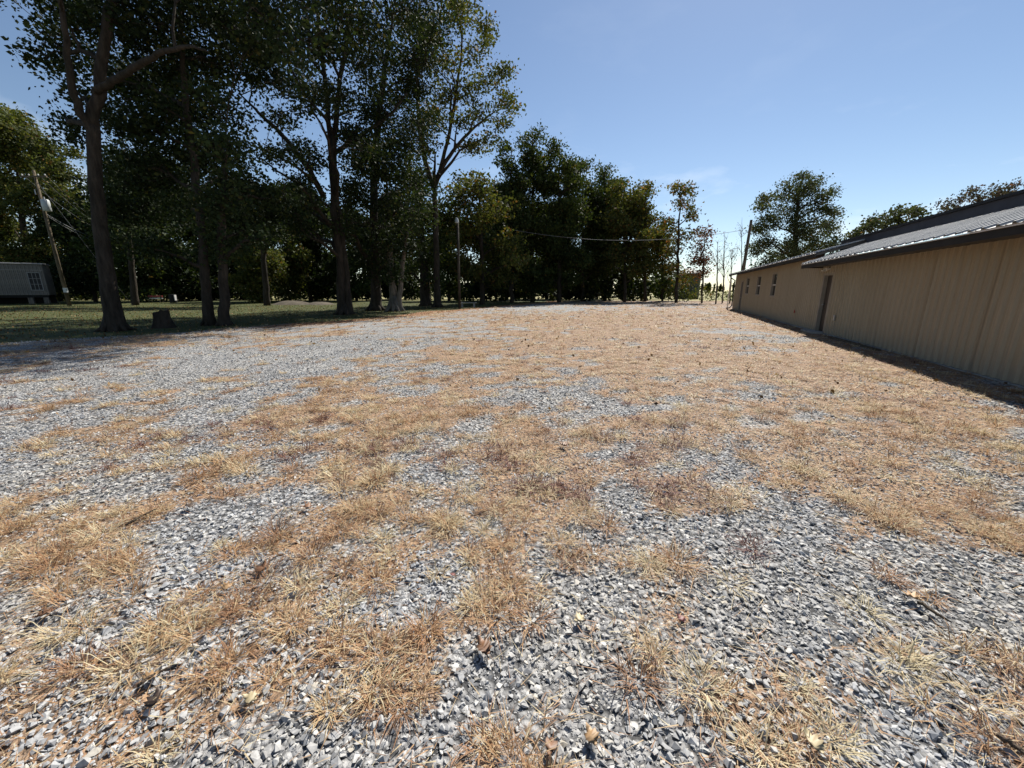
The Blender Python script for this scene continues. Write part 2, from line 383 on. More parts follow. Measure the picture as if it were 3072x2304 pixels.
def grass_field(seed):
    rng = np.random.default_rng(seed); Vs, Fs, Rs = [], [], []; off = 0
    def put(V, F, r):
        nonlocal off
        Vs.append(V); Fs.append(F+off); Rs.append(r); off += len(V)
    #   y0  y1  tuft/m2 blades  width  seg  litter/m2 litterwidth
    for y0, y1, td, nb, bw, sg, ld, lw in [(.75, 2.6, 34, 105, .0016, 2, 1900, .0016), (2.6, 5, 28, 64, .0023, 2, 1000, .0023), (5, 9, 24, 40, .0040, 1, 380, .0045),
                                       (9, 16, 16, 24, .007, 1, 140, .008), (16, 30, 8, 16, .013, 1, 50, .015), (30, 58, 2, 12, .026, 1, 0, 0)]:
        x, y = view_points(y0, y1, td, rng); s = straw_at(x, y)*(1-lawn_at(x, y))
        k = rng.random(len(x)) < s**1.3 + .09*(1-lawn_at(x, y)); x, y = x[k], y[k]; N = len(x)
        ts = rng.uniform(.5, 1.25, N)*(1+ .25*(y0 > 9)); th = rng.random(N); red = fbm(x*.6, y*.6, 201, 3)
        nbs = np.maximum(6, (nb*ts*rng.uniform(.5, 1.2, N)).astype(int)); idx = np.repeat(np.arange(N), nbs); B = len(idx)
        spread = .035*ts[idx]
        bx = x[idx]+rng.normal(0, 1, B)*spread; by = y[idx]+rng.normal(0, 1, B)*spread
        ang = np.arctan2(by-y[idx], bx-x[idx]) + rng.normal(0, .7, B)
        tilt = np.clip(rng.normal(1.14, .27, B), .1, 1.5); L = ts[idx]*rng.uniform(.045, .15, B)
        hue = np.clip(-.02 + .80*th[idx] + rng.normal(0, .13, B), 0, .8)
        hue = np.where((red[idx] > .66) & (th[idx] > .55), rng.uniform(.82, 1, B), hue)
        base = np.stack([bx, by, gz(bx, by)+.006], 1)
        put(*blades(base, ang, tilt, L, bw*rng.uniform(.7, 1.4, B), hue, sg))
        if ld:
            x, y = view_points(y0, y1, ld, rng); s = straw_at(x, y)*(1-lawn_at(x, y)); k = rng.random(len(x)) < s*.9+.1; x, y = x[k], y[k]; N = len(x)
            base = np.stack([x, y, gz(x, y)+rng.uniform(.006, .028, N)], 1); red = fbm(x*.6, y*.6, 201, 3)
            hue = np.clip(rng.normal(.46, .3, N), 0, .8); hue = np.where((red > .66) & (rng.random(N) < .4), rng.uniform(.82, 1, N), hue)
            put(*blades(base, rng.uniform(0, 6.28, N), rng.uniform(1.2, 1.56, N), rng.uniform(.03, .12, N), lw*rng.uniform(.6, 1.5, N), hue, 1))
    return np.concatenate(Vs), np.concatenate(Fs), np.concatenate(Rs)
m, n, b = mat('dry grass blades')
c = ramp(n, attr(n, 'rnd'), [(0, (.58,.50,.32)), (.24, (.53,.41,.245)), (.44, (.45,.275,.14)), (.66, (.34,.18,.095)), (.8, (.18,.115,.075)), (.84, (.15,.075,.05)), (1, (.15,.05,.045))])
n.links.new(c, b.inputs['Base Color']); b.inputs['Roughness'].default_value = .6; b.inputs['Specular IOR Level'].default_value = .3
t = nd(n, 'ShaderNodeBsdfTranslucent'); n.links.new(c, t.inputs[0]); ms = nd(n, 'ShaderNodeMixShader'); ms.inputs[0].default_value = .28
n.links.new(b.outputs[0], ms.inputs[1]); n.links.new(t.outputs[0], ms.inputs[2]); n.links.new(ms.outputs[0], n.nodes['Material Output'].inputs[0])
M['straw'] = m
V, F, R_ = grass_field(9)
tag(link('dry_grass', mesh_np('dry_grass', V, F, 3, R_), M['straw']), 'straw coloured dry grass tufts scattered over the gravel', 'grass', None, 'stuff')
print('grass tris', len(F))
# short lawn grass under the trees
rng = np.random.default_rng(12)
x = rng.uniform(-60, 4, 60000); y = rng.uniform(8, 52, 60000)
k = (rng.random(60000) < lawn_at(x, y)) & (np.abs(x) < 1.36*y+2) & (rng.random(60000) < np.clip(14/y, .2, 1)*1.2); x, y = x[k], y[k]; N = len(x)
V, F, R_ = blades(np.stack([x, y, gz(x, y)], 1), rng.uniform(0, 6.28, N), rng.uniform(.2, 1.1, N), rng.uniform(.05, .13, N), rng.uniform(.006, .016, N)*(y/20+.3), rng.random(N), 1)
M['lawn'] = leafmat('lawn grass', [(0, (.045,.065,.016)), (.55, (.085,.095,.026)), (.8, (.16,.125,.05)), (1, (.2,.13,.06))], .3)
tag(link('lawn_grass', mesh_np('lawn_grass', V, F, 3, R_, np.full(len(F), .6)), M['lawn']), 'short green and brown lawn grass under the trees', 'grass', None, 'stuff')

# ------------------------------------------------------------------ long metal building
M['siding'], n, b = mat('tan metal siding')
gp = nd(n, 'ShaderNodeNewGeometry').outputs['Position']
c = ramp(n, noise(n, .8, 5, .6, gp, (1, 1, .3)), [(.3, (.315,.256,.174)), (.7, (.365,.30,.212))])
c = mixc(n, 1.0, c, ramp(n, noise(n, 9, 5, .7, gp, (1, 1, .06)), [(.35, (.92,.915,.91)), (.65, (1.03,1.03,1.02))]), 'MULTIPLY')
sep = nd(n, 'ShaderNodeSeparateXYZ'); n.links.new(gp, sep.inputs[0])
dirt = math_(n, 'ADD', sep.outputs[2], math_(n, 'MULTIPLY', noise(n, 3, 6, .75, gp, (1, 1, .4)), .9))
c = mixc(n, ramp(n, dirt, [(.42, (.7,)*3), (.95, (0,)*3)]), c, (.27,.245,.20))
n.links.new(c, b.inputs['Base Color']); b.inputs['Roughness'].default_value = .5; b.inputs['Specular IOR Level'].default_value = .4
M['roof'] = simple('galvanised roof sheet', (.33,.33,.325), .6, .15, .07, .8)
M['fascia'] = simple('dark bronze trim', (.016,.0155,.016), .5, 0, .2, 4)
M['navy'] = simple('dark blue grey flashing', (.045,.048,.062), .55, 0, .2, 3)
M['soffit'] = simple('dark soffit metal', (.06,.055,.05), .6, 0, .2, 4)
M['white'] = simple('white painted trim', (.62,.60,.56), .5, 0, .12, 5)
M['frame'] = simple('tan grey trim', (.26,.23,.19), .5, 0, .12, 5)
M['glass'], n, b = mat('dark window glass')
b.inputs['Base Color'].default_value = (.012,.014,.016,1); b.inputs['Roughness'].default_value = .06; b.inputs['Specular IOR Level'].default_value = .6
M['door'] = simple('dark brown door paint', (.05,.04,.033), .5, 0, .2, 4)
M['concrete'] = simple('weathered concrete', (.30,.29,.27), .9, 0, .25, 7, .4)
M['metal'] = simple('grey metal', (.35,.36,.37), .4, .8, .15, 8)

QW = 5.44                                   # wall plane
bld = thing('metal_building', 'long low tan metal sided building along the right of the lot', 'building')
bld.location = (0, 0, 0); bld.rotation_euler = (0, 0, 0)
def bpts(mb, pts, fs): mb.add([BW(*p) for p in pts], fs)
def bbox(mb, t0, t1, q0, q1, z0, z1):
    p = [(t0,q0,z0),(t1,q0,z0),(t1,q1,z0),(t0,q1,z0),(t0,q0,z1),(t1,q0,z1),(t1,q1,z1),(t0,q1,z1)]
    bpts(mb, p, [(0,3,2,1),(4,5,6,7),(0,1,5,4),(1,2,6,5),(2,3,7,6),(3,0,4,7)]); return mb
def bpart(name, material, *boxes, parent=None, bevel=0):
    mb = MB()
    for bx_ in boxes: bbox(mb, *bx_)
    return mb.build(name, material, parent if parent is not None else bld, bevel=bevel)
# ribbed siding panel: local x along the wall, y out of the wall, z up
PWID = .914
def rib_profile(w, pitch, rib, h):
    pts = [(0, 0)]; nr = round(w/pitch)
    for i in range(nr):
        c0 = (i+.5)*w/nr
        pts += [(c0-rib, 0), (c0-rib*.45, h), (c0+rib*.45, h), (c0+rib, 0)]
        if i < nr-1:
            m_ = (i+1)*w/nr
            pts += [(m_-rib*.5, 0), (m_, h*.28), (m_+rib*.5, 0)]
    pts.append((w, 0)); return pts
_pan = {}
def siding_mesh(z0, z1, w=PWID):
    key = (round(z0, 3), round(z1, 3), round(w, 3))
    if key not in _pan:
        pr = rib_profile(w-.007, .2285, .046, .040); v = []; f = []
        for x_, o in pr: v += [(x_, o, z0), (x_, o, z1)]
        for i in range(len(pr)-1): f.append((2*i, 2*i+2, 2*i+3, 2*i+1))
        me = bpy.data.meshes.new('siding_panel'); me.from_pydata(v, [], f); me.update(); me.materials.append(M['siding']); _pan[key] = me
    return _pan[key]
rotz_wall = math.pi/2 - BL                  # local +x -> along t, local +y -> towards smaller q
def put_siding(t, z0, z1, w=PWID, tilt=0):
    o = link('siding_panel', siding_mesh(z0, z1, w), None, bld)
    # lap: alternate panels sit a few mm proud
    o.location = BW(t, QW - .002 - tilt); o.rotation_euler = (0, 0, rotz_wall); return o
DOOR = (16.95, 17.85, 0.05, 2.09)
WINS = [(24.45, 25.4, 1.2, 2.40), (28.1, 29.15, 1.22, 2.38), (31.6, 32.7, 1.26, 2.38)]
FDOOR = (33.75, 34.65, .06, 2.2)
TN0, TSPLIT, TFAR = -2.2, 18.3, 37.3
ZN, ZF = 2.40, 2.74                          # wall tops
def wall_run(t0, t1, z0, z1, holes):
    """panels between t0 and t1 with rectangular openings"""
    cuts = sorted([h for h in holes if h[1] > t0 and h[0] < t1])
    segs = []; t = t0
    for h in cuts:
        segs.append((t, h[0], None)); segs.append((h[0], h[1], h)); t = h[1]
    segs.append((t, t1, None)); alt = 0
    for a, b_, h in segs:
        if b_ - a < .02: continue
        if h is None:
            k_ = max(1, round((b_-a)/PWID)); w = (b_-a)/k_
            for i in range(k_):
                put_siding(a+i*w, z0, z1, w, .003*(alt % 2)); alt += 1
        else:
            if h[2] > z0+.1: put_siding(a, z0, h[2], b_-a, 0)
            put_siding(a, h[3], z1, b_-a, 0)
wall_run(TN0, TSPLIT, .04, ZN, [DOOR])
wall_run(TSPLIT, TFAR, .04, ZF, WINS+[FDOOR])
# core of the building behind the sheets, with recesses for the openings
mb = MB()
def core(t0, t1, z1, holes):
    t = t0
    for h in sorted(holes):
        bbox(mb, t, h[0], QW+.012, QW+.3, -.1, z1)
        bbox(mb, h[0], h[1], QW+.012, QW+.3, h[3], z1)
        if h[2] > .1: bbox(mb, h[0], h[1], QW+.012, QW+.3, -.1, h[2])
        t = h[1]
    bbox(mb, t, t1, QW+.012, QW+.3, -.1, z1)
core(TN0, TSPLIT, ZN, [DOOR]); core(TSPLIT, TFAR-.02, ZF, WINS+[FDOOR])
bbox(mb, TFAR-.3, TFAR-.012, QW+.3, 16, -.1, ZF)      # far end wall
bbox(mb, TN0+.012, TN0+.3, QW+.3, 16, -.1, ZN)
bbox(mb, TN0, TFAR, 15.8, 16, -.1, ZF)
mb.build('wall_core', M['siding'], bld)
bpart('foundation', M['concrete'], (TN0-.05, TFAR+.04, QW-.05, QW+.25, -.2, .035))
# doors
def door(D, name_lbl):
    t0, t1, z0, z1 = D
    d = bpart('door', M['door'], (t0+.07, t1-.07, QW+.09, QW+.13, z0, z1-.06)); d['label'] = name_lbl
    bpart('door_frame', M['frame'], (t0-.05, t0+.07, QW-.028, QW+.15, z0-.02, z1+.03), (t1-.07, t1+.05, QW-.028, QW+.15, z0-.02, z1+.03), (t0+.07, t1-.07, QW-.026, QW+.15, z1-.06, z1+.03), parent=d)
    mb = MB(); c_ = np.array(BW(t1-.16, QW+.09, 1.0)); out = -np.array(BW(0, 1, 0))
    mb.tube([c_, c_+out*.03, c_+out*.04, c_+out*.07], [.012, .014, .028, .022], 8); mb.build('door_knob', M['metal'], d, True)
    bpart('door_panel', M['door'], (t0+.2, t1-.2, QW+.082, QW+.09, 1.15, z1-.25), (t0+.2, t1-.2, QW+.082, QW+.09, z0+.2, 1.0), parent=d)
    return d
door(DOOR, 'dark recessed side door under the low eave'); door(FDOOR, 'narrow door near the far corner')
for w_ in WINS:
    t0, t1, z0, z1 = w_; zm = (z0+z1)/2
    o = bpart('window', M['frame'], (t0-.06, t0+.05, QW-.03, QW+.1, z0-.05, z1+.06), (t1-.05, t1+.06, QW-.03, QW+.1, z0-.05, z1+.06),
              (t0+.05, t1-.05, QW-.028, QW+.1, z1-.05, z1+.06), (t0+.05, t1-.05, QW-.028, QW+.1, z0-.05, z0+.05))
    bpart('meeting_rail', M['white'], (t0+.05, t1-.05, QW+.02, QW+.08, zm-.03, zm+.03), parent=o)
    for a_, c_, q_ in ((z0+.05, zm-.03, .07), (zm+.03, z1-.05, .05)):
        bpart('window_pane', M['glass'], (t0+.05, t1-.05, QW+q_, QW+q_+.008, a_, c_), parent=o)
# roof sheets: a ribbed panel, local x along wall, y up the slope, z normal
def roof_mesh(name, w, ln):
    pr = rib_profile(w, .3047, .05, .038); v = []; f = []
    for x_, o in pr: v += [(x_, 0, o), (x_, ln, o)]
    for i in range(len(pr)-1): f.append((2*i, 2*i+2, 2*i+3, 2*i+1))
    me = bpy.data.meshes.new(name); me.from_pydata(v, [], f); me.update(); me.materials.append(M['roof']); return me
def roof_run(t0, t1, q0, z0, q1, z1):
    ln = math.hypot(q1-q0, z1-z0); k_ = round((t1-t0)/PWID); w = (t1-t0)/k_; me = roof_mesh('roof_panel', w, ln)
    d = Vector(BW(1, 0, 0)); s_ = Vector(BW(0, q1-q0, z1-z0)).normalized(); nn = -(d.cross(s_)).normalized()
    if nn.z < 0: nn = -nn
    # right handed frame: run the sheets from the far end
    R = Matrix((( -d.x, s_.x, 0), (-d.y, s_.y, 0), (-d.z, s_.z, 0))).to_4x4()
    nz = (-d).cross(s_); 
    for r_ in range(3): R[r_][2] = nz[r_]
    if nz.z < 0:
        for r_ in range(3): R[r_][0] = d[r_]; 
        nz = d.cross(s_)
        for r_ in range(3): R[r_][2] = nz[r_]
        flip = 0
    else: flip = 1
    for i in range(k_):
        o = link('roof_panel', me, None, bld)
        tt = t0+(i+flip)*w
        o.matrix_world = Matrix.Translation(Vector(BW(tt, q0, z0)) + Vector((0, 0, .003*(i % 2)))) @ R
QE, ZE = 4.70, 2.455                        # near eave
QR, ZR = 6.35, 3.07                         # where the near roof meets the dark flashing
roof_run(TN0-.2, TSPLIT-.25, QE, ZE, QR, ZR)
bpart('fascia', M['fascia'], (TN0-.2, TSPLIT-.25, QE+.02, QE+.05, ZE-.16, ZE-.012))
bpart('eave_trim', M['white'], (TN0-.2, TSPLIT-.25, QE-.006, QE+.018, ZE-.030, ZE-.012))
bpart('soffit', M['soffit'], (TN0-.2, TSPLIT-.25, QE+.05, QW+.01, ZE-.10, ZE-.07))
mb = MB(); bpts(mb, [(TSPLIT-.26,QE+.05,ZE-.14),(TSPLIT-.26,QR,ZE-.14),(TSPLIT-.26,QR,ZR-.02),(TSPLIT-.26,QE+.05,ZE-.015),
                     (TSPLIT-.23,QE+.05,ZE-.14),(TSPLIT-.23,QR,ZE-.14),(TSPLIT-.23,QR,ZR-.02),(TSPLIT-.23,QE+.05,ZE-.015)],
               [(0,1,2,3),(7,6,5,4),(0,4,5,1),(1,5,6,2),(2,6,7,3),(3,7,4,0)]); mb.build('rake_board', M['fascia'], bld)
bpart('upper_band', M['navy'], (TN0-.2, TSPLIT+1.5, QR+.01, QR+.06, ZR-.12, ZR+.27))
bpart('upper_band_trim', M['fascia'], (TN0-.2, TSPLIT+1.5, QR-.05, QR+.12, ZR+.275, ZR+.335))
mb = MB(); bpts(mb, [(TN0-.2,QR+.1,ZR+.33),(TSPLIT+1.5,QR+.1,ZR+.33),(TSPLIT+1.5,11,ZR+.60),(TN0-.2,11,ZR+.60),
                     (TN0-.2,QR+.1,ZR+.25),(TSPLIT+1.5,QR+.1,ZR+.25),(TSPLIT+1.5,11,ZR+.52),(TN0-.2,11,ZR+.52)],
               [(0,1,2,3),(7,6,5,4),(0,4,5,1),(1,5,6,2),(2,6,7,3),(3,7,4,0)]); mb.build('upper_roof', M['roof'], bld)
QF, ZFE = 4.97, 2.83                        # far eave
TF0 = TSPLIT-.7
roof_run(TF0, TFAR+.9, QF, ZFE, 10.6, ZFE+5.63*.283)
mb = MB(); z_r = ZFE+5.63*.283              # underside slab of the far roof
bpts(mb, [(TF0,QF+.03,ZFE-.02),(TFAR+.9,QF+.03,ZFE-.02),(TFAR+.9,10.6,z_r-.03),(TF0,10.6,z_r-.03),(TF0,QF+.03,ZFE-.10),(TFAR+.9,QF+.03,ZFE-.10),(TFAR+.9,10.6,z_r-.2),(TF0,10.6,z_r-.2)],
     [(0,1,2,3),(7,6,5,4),(0,4,5,1),(1,5,6,2),(2,6,7,3),(3,7,4,0)]); mb.build('far_soffit', M['soffit'], bld)
bpart('far_fascia', M['fascia'], (TF0, TFAR+.9, QF-.002, QF+.028, ZFE-.15, ZFE-.012))
bpart('far_eave_trim', M['white'], (TF0, TFAR+.9, QF-.022, QF-.003, ZFE-.030, ZFE-.008))
bpart('corner_trim', M['siding'], (TFAR-.06, TFAR+.045, QW-.05, QW-.024, .03, ZF), (TFAR+.02, TFAR+.045, QW-.024, QW+.1, .03, ZF))
bpart('wall_cap', M['fascia'], (TSPLIT, TFAR, QW-.02, QW+.02, ZF, ZF+.12))
# downspout at the far corner with its kicked out foot, porch post beyond
mb = MB(); mb.tube([BW(TFAR+.62, QF+.06, ZFE-.12), BW(TFAR+.5, QF+.12, ZFE-.3), BW(TFAR+.12, QW-.1, ZFE-.5), BW(TFAR+.10, QW-.1, .28), BW(TFAR+.12, QW-.24, .1), BW(TFAR+.14, QW-.5, .06)], .045, 8)
mb.build('downspout', M['fascia'], bld, True)
bpart('porch_post', M['white'], (TFAR+.72, TFAR+.80, QF+.10, QF+.18, 0, ZFE-.10))
# small fittings
mb = MB(); bbox(mb, 16.10, 16.20, QW-.07, QW-.03, .52, .70); mb.build('outlet_box', M['metal'], bld, bevel=.008)
M['red'] = simple('faded red paint', (.32,.05,.045), .5, 0, .2, 8)
mb = MB(); c_ = BW(20.4, QW-.03, .6); o_ = np.array(BW(0, -1, 0))
mb.tube([c_, np.array(c_)+o_*.06], .018, 8); mb.tube([np.array(c_)+o_*.06+(0,0,-.05), np.array(c_)+o_*.06+(0,0,.05)], .016, 8)
mb.tube([np.array(c_)+o_*.05+(0,0,.06), np.array(c_)+o_*.07+(0,0,.06)], .04, 10); mb.build('wall_tap', M['red'], bld)
mb = MB(); bbox(mb, 17.3, 17.6, QW-.16, QW-.03, 2.22, 2.28); bbox(mb, 17.36, 17.54, QW-.24, QW-.1, 2.18, 2.215); mb.build('wall_lamp', M['white'], bld, bevel=.01)
# board lying along the wall foot and step at the door
mb = MB(); bbox(mb, 12.4, 15.6, QW-.34, QW-.20, .015, .055)
tag(mb.build('timber_board', M['weathered_pole'], None, bevel=.006), 'long weathered board lying on the ground along the building wall', 'board')
mb = MB(); bbox(mb, 16.8, 18.0, QW-.42, QW-.07, -.02, .06)
tag(mb.build('door_step', M['concrete'], None, bevel=.01), 'low concrete step in front of the dark side door', 'step')

# ------------------------------------------------------------------ trees
def tri_leaves(C, size, rng, droop=.35):
    V, F = quad_leaves(C, size, rng, droop); N = len(C); V = V.reshape(N, 4, 3)
    return np.stack([V[:, 0], V[:, 1]*1.25-C*.25, V[:, 2]*.5+V[:, 3]*.5], 1).reshape(-1, 3), np.arange(N*3).reshape(N, 3)
def quad_leaves(C, size, rng, droop=.35):
    """rhombus leaves around points C"""
    N = len(C); a = rng.uniform(0, 2*math.pi, N); el = rng.normal(-.25, droop*1.4, N)
    u = np.stack([np.cos(a)*np.cos(el), np.sin(a)*np.cos(el), np.sin(el)], 1)
    r = rng.normal(0, 1, (N, 3)); r[:, 2] *= .5; w = np.cross(u, r); w /= np.linalg.norm(w, axis=1)[:, None]+1e-9
    L = (size*rng.uniform(.5, 1.45, N))[:, None]
    V = np.stack([C - u*L*.5, C + w*L*.36 - u*L*.05, C + u*L*.5, C - w*L*.36 - u*L*.05], 1).reshape(-1, 3)
    return V, np.arange(N*4).reshape(N, 4)
class TreeB:
    def __init__(s, seed): s.rng = np.random.default_rng(seed); s.wood = MB(); s.net = []; s.C = []; s.tone = []; s.hue = []
    def trunk(s, pts, rad, n=10, wob=.05):
        pts = np.array(pts, float); rad = np.array(rad, float)
        # resample smoothly
        t = np.linspace(0, len(pts)-1, max(6, 4*len(pts))); P_ = np.stack([np.interp(t, range(len(pts)), pts[:, k]) for k in range(3)], 1); R = np.interp(t, range(len(pts)), rad)
        for _ in range(2): P_[1:-1] = (P_[:-2]+2*P_[1:-1]+P_[2:])/4
        P_[1:-1, :2] += s.rng.normal(0, wob, (len(P_)-2, 2))*.5
        s.wood.tube(P_, R, n)
        for p, r in zip(P_, R): s.net.append((p, r))
    def flare(s, base, r, nroot=6, h=.9):
        """root flare: buttresses from the trunk foot"""
        b0 = np.array(base, float)
        for k in range(nroot):
            a = 2*math.pi*(k+s.rng.uniform(-.25, .25))/nroot; d = np.array((math.cos(a), math.sin(a), 0))
            s.wood.tube([b0+d*r*.35+(0,0,h), b0+d*r*.75+(0,0,h*.4), b0+d*r*1.35+(0,0,.08), b0+d*r*1.9*s.rng.uniform(.7,1.25)+(0,0,-.06)], [r*.28, r*.40, r*.28, r*.09], 6)
    def clump(s, c, r, dens=1, limb=True, nl=20, sig=.30, flat=.8, hue=0.):
        c = np.array(c, float); rng = s.rng
        if limb and s.net:
            best = None
            for p, rr in s.net:
                d = np.linalg.norm(c-p); dz = c[2]-p[2]
                cost = d + max(0, .35*d - dz)*1.6 - rr*2
                if best is None or cost < best[0]: best = (cost, p, rr)
            _, p, rr = best; d = np.linalg.norm(c-p)
            mid = (p+c)/2 + np.array((0, 0, .10*d)) + rng.normal(0, .07*d, 3)
            tt = np.linspace(0, 1, 6)[:, None]; path = (1-tt)**2*p + 2*tt*(1-tt)*mid + tt**2*c
            path[1:-1] += rng.normal(0, .03*d, (4, 3))
            r0 = min(rr*.75, .035+.028*d); s.wood.tube(path, np.linspace(r0, max(.012, r0*.25), 6), 5, False)
            for q_, f in zip(path, np.linspace(r0, r0*.3, 6)): s.net.append((q_, f))
            limbp = path[2:]
        else: limbp = np.array([c, c])
        ns = max(5, int(9*dens*(r/1.0)**2))
        D = rng.normal(0, 1, (ns, 3)); D /= np.linalg.norm(D, axis=1)[:, None]
        S = c + D*(rng.random(ns)**.45)[:, None]*np.array((r, r, r*flat))
        tone = np.clip(rng.normal(.5, .2), 0, 1)
        for q_ in S:
            o = limbp[rng.integers(len(limbp))]
            if rng.random() < .6: s.wood.tube([o, (o+q_)/2+rng.normal(0, .12, 3), q_], [.022, .013, .006], 3, False)
        cnt = rng.integers(int(nl*.5), int(nl*1.5), ns); idx = np.repeat(np.arange(ns), cnt)
        C = S[idx] + rng.normal(0, 1, (len(idx), 3))*np.array((sig, sig, sig*.6))
        s.C.append(C); s.tone.append(np.clip(tone + rng.normal(0, .18, ns)[idx], 0, 1)); s.hue.append(np.clip(rng.normal(.42+hue, .24, len(C)), 0, 1))
    def finish(s, name, label, leafm, leafsize, bark='bark', group=None, cat='tree', origin=(0,0,0), tri=False):
        root = thing(name, label, cat, origin, 0, group)
        o3 = np.array(origin, float)
        s.wood.v = [tuple(np.array(v)-o3) for v in s.wood.v]
        s.wood.build('trunk', M[bark], root, True)
        C = np.concatenate(s.C)-o3; V, F = (tri_leaves if tri else quad_leaves)(C, leafsize, s.rng)
        link('crown', mesh_np('crown', V, F, 3 if tri else 4, np.concatenate(s.hue), np.concatenate(s.tone)), M[leafm], root)
        print(name, 'leaves', len(C), 'woodverts', len(s.wood.v))
        return root
def pxclumps(tb, Y, lst, dj, rep=2, **kw):
    for px, py, rp in lst:
        for k_ in range(rep):
            y = Y + (tb.rng.uniform(-dj, dj) if not isinstance(dj, tuple) else tb.rng.uniform(*dj))
            jx, jy = tb.rng.normal(0, rp*.22, 2)
            r = max(.5, rp*MPP(px, py, y)*tb.rng.uniform(.8, 1.1))
            tb.clump(P(px+jx, py+jy, y), r, **kw)
def g3(px, py): a = G(px, py); return np.array((a[0], a[1], 0.))

# T1 big leaning tree at left
b0 = g3(250, 715); Y1 = b0[1]
t = TreeB(101)
t.trunk([b0-(0,0,.2), P(247,690,Y1), P(232,600,Y1), P(212,460,Y1+.2), P(203,330,Y1+.3), P(200,270,Y1+.3)], [.37,.29,.235,.205,.19,.18], 14, .02)
t.trunk([P(200,275,Y1+.3), P(214,180,Y1+.5), P(228,80,Y1+.6), P(238,0,Y1+.7), P(245,-90,Y1+.8)], [.18,.165,.145,.12,.09], 10)
t.trunk([P(200,285,Y1+.3), P(165,225,Y1), P(150,150,Y1-.2), P(140,60,Y1-.3), P(120,-40,Y1-.4)], [.15,.115,.095,.08,.05], 8)
t.trunk([P(206,200,Y1+.4), P(250,172,Y1), P(300,140,Y1-.5), P(350,112,Y1-.9), P(410,98,Y1-1.2), P(450,112,Y1-1.5)], [.12,.105,.095,.075,.05,.02], 8)
t.flare(b0, .29, 7, .8)
pxclumps(t, Y1+.5, [(112,75,34),(140,30,45),(100,120,26),(150,150,26),(165,95,36),(180,20,50),(172,205,20),(150,262,15),(165,300,13),(260,30,60),(330,40,60),(400,30,60),(300,90,45),(205,60,40)], (.2, 6), 2, nl=40, sig=.32, dens=2.1)
pxclumps(t, Y1+.5, [(60,-60,70),(180,-110,90),(320,-90,90),(450,-80,80),(250,-220,110),(380,-200,100),(100,-200,100),(-60,-80,90)], 3.5, 2, nl=26, sig=.36, dens=1.2)
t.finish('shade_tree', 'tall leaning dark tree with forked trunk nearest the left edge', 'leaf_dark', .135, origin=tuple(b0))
# T2 twin stem behind it
b0 = g3(468, 703); Y2 = b0[1]; t = TreeB(102)
t.trunk([g3(452,703)-(0,0,.2), P(447,650,Y2), P(440,560,Y2), P(430,430,Y2+.4), P(410,300,Y2+.6), P(395,150,Y2+.8), P(390,0,Y2+1)], [.26,.20,.17,.155,.13,.10,.05], 10)
t.trunk([g3(486,703)-(0,0,.2), P(484,650,Y2), P(480,560,Y2), P(478,450,Y2-.2), P(484,390,Y2-.3), P(490,330,Y2-.4)], [.26,.20,.175,.14,.09,.03], 10)
t.flare(g3(452,703), .2, 6, .5); t.flare(g3(486,703), .2, 6, .5)
pxclumps(t, Y2+.6, [(270,160,55),(330,190,60),(390,150,65),(460,120,65),(520,90,50),(560,40,50),(470,40,60),(560,110,30),(260,260,45),(320,290,60),(390,260,70),(460,230,60),(490,310,55),(420,350,65),(340,380,60),(270,370,45),
   (250,440,45),(300,470,40),(440,430,60),(510,400,55),(560,430,40),(535,490,45),(470,490,50),(400,450,40),(500,540,35),(560,510,30),(440,545,28),(250,520,30),(585,470,18),(330,540,18)], (-2, 8), 3, nl=42, sig=.34, dens=1.4)
pxclumps(t, Y2+1, [(420,-60,90),(540,-50,80),(350,-40,70),(460,-160,110),(560,-150,100)], 4, 2, nl=26, sig=.36, dens=1.2)
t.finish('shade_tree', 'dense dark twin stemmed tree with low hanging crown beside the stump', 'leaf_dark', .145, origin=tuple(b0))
# T3 multi stem centre left
b0 = g3(745, 680); Y3 = b0[1]; t = TreeB(103)
t.trunk([g3(738,680)-(0,0,.2), P(738,640,Y3), P(735,560,Y3), P(722,470,Y3), P(718,380,Y3+.3), P(712,280,Y3+.4), P(700,150,Y3+.6), P(680,0,Y3+.8)], [.36,.25,.21,.19,.165,.145,.115,.08], 12)
t.trunk([g3(752,680)-(0,0,.2), P(752,640,Y3+.2), P(742,540,Y3+.2), P(728,440,Y3+.2), P(722,380,Y3), P(722,300,Y3), P(735,160,Y3-.4), P(760,20,Y3-.6), P(780,-80,Y3)], [.33,.23,.19,.17,.16,.15,.12,.08,.04], 12)
t.trunk([P(700,425,Y3), P(665,360,Y3-.3), P(610,290,Y3-.7), P(565,250,Y3-1), P(520,205,Y3-1.2)], [.17,.15,.12,.09,.04], 7)
t.trunk([P(708,445,Y3), P(650,400,Y3+.6), P(600,370,Y3+1), P(560,340,Y3+1.2)], [.10,.09,.06,.03], 6)
t.trunk([P(722,330,Y3), P(770,300,Y3+.2), P(840,250,Y3+.4), P(880,200,Y3+.6)], [.14,.12,.09,.05], 7)
t.flare(b0, .40, 8, .7)
pxclumps(t, Y3, [(570,45,38),(600,100,36),(590,180,30),(555,170,20),(640,60,48),(640,170,42),(700,100,50),(760,60,52),(820,50,55),(680,230,44),(610,250,26),(560,130,22),(630,320,28),(590,330,20),(640,395,26),(610,430,30),(680,330,40),(670,440,36),(745,200,48),(790,150,50),(850,120,48),(820,230,48),(760,300,42),
   (700,-10,50),(880,30,50),(650,500,34),(640,460,26)], (-7, 4.5), 3, nl=44, sig=.33, dens=.95)
pxclumps(t, Y3, [(620,-60,60),(720,-90,80),(820,-80,70),(900,-50,60),(760,-190,100),(640,-180,90),(860,-180,90),(930,-120,70)], (-8, 5), 2, nl=28, sig=.42, dens=1.0)
